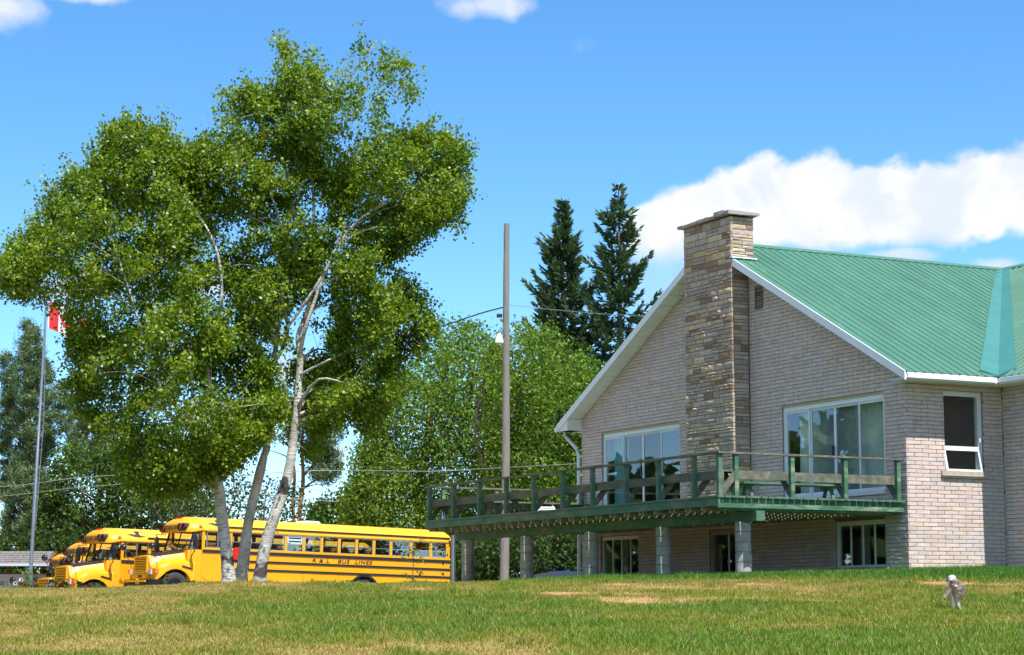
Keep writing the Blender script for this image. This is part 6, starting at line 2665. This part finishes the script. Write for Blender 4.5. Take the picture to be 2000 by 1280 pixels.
def plant(label, px, Y, top_px, colour, n_leaf, seed, leaf=0.13, heads=1, spread=0.14, cat='flower', name='flowering_plant', pal=None):
    r_ = np.random.default_rng(seed)
    b = at(px, 1150, Y)
    gz = ground_at(b[0], Y)
    h = at(px, top_px, Y)[2] - gz
    root = empty(name, (b[0], Y, gz - 0.02))
    tag(root, label, cat, 'plants along the lawn crest')
    tops = []
    for k in range(heads):
        t_ = Vector((r_.normal() * spread * 0.8, r_.normal() * 0.1, h * (1 - 0.25 * r_.random() * (heads > 1))))
        m = MB()
        m.tube([(t_.x * 0.2, 0, -0.05), (t_.x * 0.6, t_.y, h * 0.5), tuple(t_)], [0.012, 0.009, 0.006], 5)
        m.build('stem', M['leaf_stem'], root)
        tops.append(t_)
    cen = np.stack([r_.normal(size=n_leaf) * spread, r_.normal(size=n_leaf) * spread, h * (0.15 + 0.75 * r_.random(n_leaf))], 1)
    vv_, ff_ = leaf_quads(cen, leaf * (0.6 + 0.7 * r_.random(n_leaf)), 0.6, r_, 0.2)
    pl_ = np.array(pal if pal is not None else [(0.07, 0.15, 0.025), (0.10, 0.20, 0.04), (0.16, 0.25, 0.08)])
    col = pl_[r_.integers(0, len(pl_), n_leaf)] * (0.8 + 0.4 * r_.random(n_leaf))[:, None]
    link('foliage', np_mesh('foliage', vv_, ff_, np.repeat(col, 4, 0)), M['leaf3'], root)
    if colour != 'none':
        for t_ in tops:
            o = empty('blossom')
            o.parent = root
            o.location = t_
            for i in range(7):
                a_ = 2 * math.pi * i / 7
                m = MB()
                d_ = Vector((math.cos(a_), -0.5, math.sin(a_))).normalized() * 0.062
                s_ = Vector((-math.sin(a_), 0, math.cos(a_))) * 0.028
                m.add([(0, -0.01, 0), d_ * 0.6 + s_, d_, d_ * 0.6 - s_], [(0, 1, 2, 3)])
                m.build('petal', M['petal_' + colour], o)
            m = MB()
            m.tube([(0, -0.03, 0), (0, 0.01, 0)], 0.018, 7)
            m.build('flower_centre', M['brownwood'], o)
    return root


M['leaf_stem'] = mat('plant_stem', (0.06, 0.11, 0.03), 0.8)
plist = [('white-flowered plant at the notice board foot', 30, 46, 1130, 'white', 14, 0.10, 2), ('leafy plant climbing close beside the flagpole', 48, 47, 1105, 'none', 46, 0.13, 1),
         ('orange bloom close to the flagpole foot', 61, 44, 1138, 'orange', 12, 0.10, 2), ('yellow bloom between flagpole and bus grille', 68, 45, 1139, 'yellow', 10, 0.10, 2),
         ('red bloom before the third bus grille', 73, 44, 1142, 'red', 14, 0.10, 2), ('white bloom before the third bus grille', 86, 43, 1143, 'white', 12, 0.1, 1),
         ('leafy plant before the second bus grille', 106, 44, 1127, 'none', 40, 0.15, 1), ('red bloom under the second bus headlight', 128, 44, 1142, 'red', 12, 0.09, 2),
         ('leafy plant before the second bus front wheel', 166, 44, 1133, 'none', 44, 0.14, 1), ('red bloom beside the second bus front wheel', 180, 43, 1143, 'red', 12, 0.09, 1),
         ('pink bloom beside the second bus front wheel', 172, 42, 1147, 'pink', 8, 0.08, 2), ('yellow-flowered plant before the front wheel of the lettered bus', 331, 43, 1124, 'yellow', 34, 0.11, 1),
         ('white bloom just behind the front wheel of the lettered bus', 357, 42, 1143, 'white', 10, 0.08, 1), ('yellow-budded leafy plant beside the lettered bus skirt', 381, 43, 1133, 'yellow', 46, 0.13, 2),
         ('tiny orange bloom against the lettered bus skirt', 603, 40, 1133, 'orange', 8, 0.07, 1), ('small weed sprouting before the rear wheel of the lettered bus', 684, 40, 1131, 'none', 26, 0.12, 1)]
for k, (lab, px, Y, tpx, c_, nl_, lf, hd) in enumerate(plist):
    plant(lab, px, Y, tpx, c_, nl_, 700 + k, lf, hd)
pw = np.array([HX, HY]) + V * 2.1 + U * -0.25
pwp = plant('small leafy weed at the inner corner of the brick walls', 1925, pw[1], 1098, 'none', 46, 801, 0.10, 1, 0.08)

# sapling in front of the long bus
SY = 42.0
b = at(805, 1145, SY)
gz = ground_at(b[0], SY)
sap = empty('sapling', (b[0], SY, gz - 0.02))
tag(sap, 'spindly young sapling in front of the longest bus', 'sapling')
tp_ = at(808, 1060, SY) - np.array([b[0], SY, gz])
m = MB()
m.tube([(0, 0, -0.05), (tp_[0] * 0.3 + 0.01, 0, tp_[2] * 0.5), tuple(tp_)], [0.012, 0.009, 0.004], 6)
m.build('trunk', M['bark'], sap)
r_ = np.random.default_rng(77)
cl = []
mb = MB()
for k in range(16):
    h = tp_[2] * (0.10 + 0.9 * k / 15)
    if 0.22 < k / 15 < 0.48:
        continue
    an = r_.random() * 6.28
    L2 = 0.14 + 0.20 * r_.random()
    e_ = np.array([tp_[0] * k / 15 + math.cos(an) * L2, math.sin(an) * L2, h + 0.06])
    mb.tube([(tp_[0] * k / 15, 0, h - 0.05), tuple(e_)], [0.005, 0.002], 4)
    for _ in range(14):
        cl.append(e_ * [r_.uniform(0.45, 1.1), r_.uniform(0.45, 1.1), 1] + np.append(r_.normal(size=2) * 0.035, r_.normal() * 0.05))
tag(mb.build('branch', M['bark'], sap), kind='stuff')
cl = np.array(cl)
vv_, ff_ = leaf_quads(cl, 0.075 * (0.7 + 0.6 * r_.random(len(cl))), 0.45, r_, 0.2)
col = np.array([(0.09, 0.14, 0.02), (0.15, 0.17, 0.03), (0.07, 0.12, 0.02)])[r_.integers(0, 3, len(cl))]
link('crown', np_mesh('crown', vv_, ff_, np.repeat(col, 4, 0)), M['leaf3'], sap)

# ------------------------------------------------------------------ the wood that closes the grounds beside and behind the viewer
r_ = np.random.default_rng(99)
NW = 26000
ang = R(-175) + (R(-21) - R(-175)) * r_.random(NW)
rad = 62 + 14 * r_.random(NW) + 6 * np.sin(ang * 9)
hgt = 9.5 * r_.random(NW) ** 0.75 * (0.75 + 0.35 * np.sin(ang * 23) * np.sin(ang * 7 + 1))
cen = np.stack([np.sin(ang) * rad, 20 + np.cos(ang) * rad, hgt], 1)
cen[:, 2] += ground_z(cen[:, 0], cen[:, 1])
vv_, ff_ = leaf_quads(cen, 1.15 * (0.6 + 0.8 * r_.random(NW)), 0.8, r_, 0.2)
col = np.array(DARK)[r_.integers(0, 4, NW)] * 1.2
wd = link('woodland', np_mesh('woodland', vv_, ff_, np.repeat(col, 4, 0)), M['leaf2'])
tag(wd, 'dark wood closing the grounds beyond the lawn', 'wood', kind='stuff')
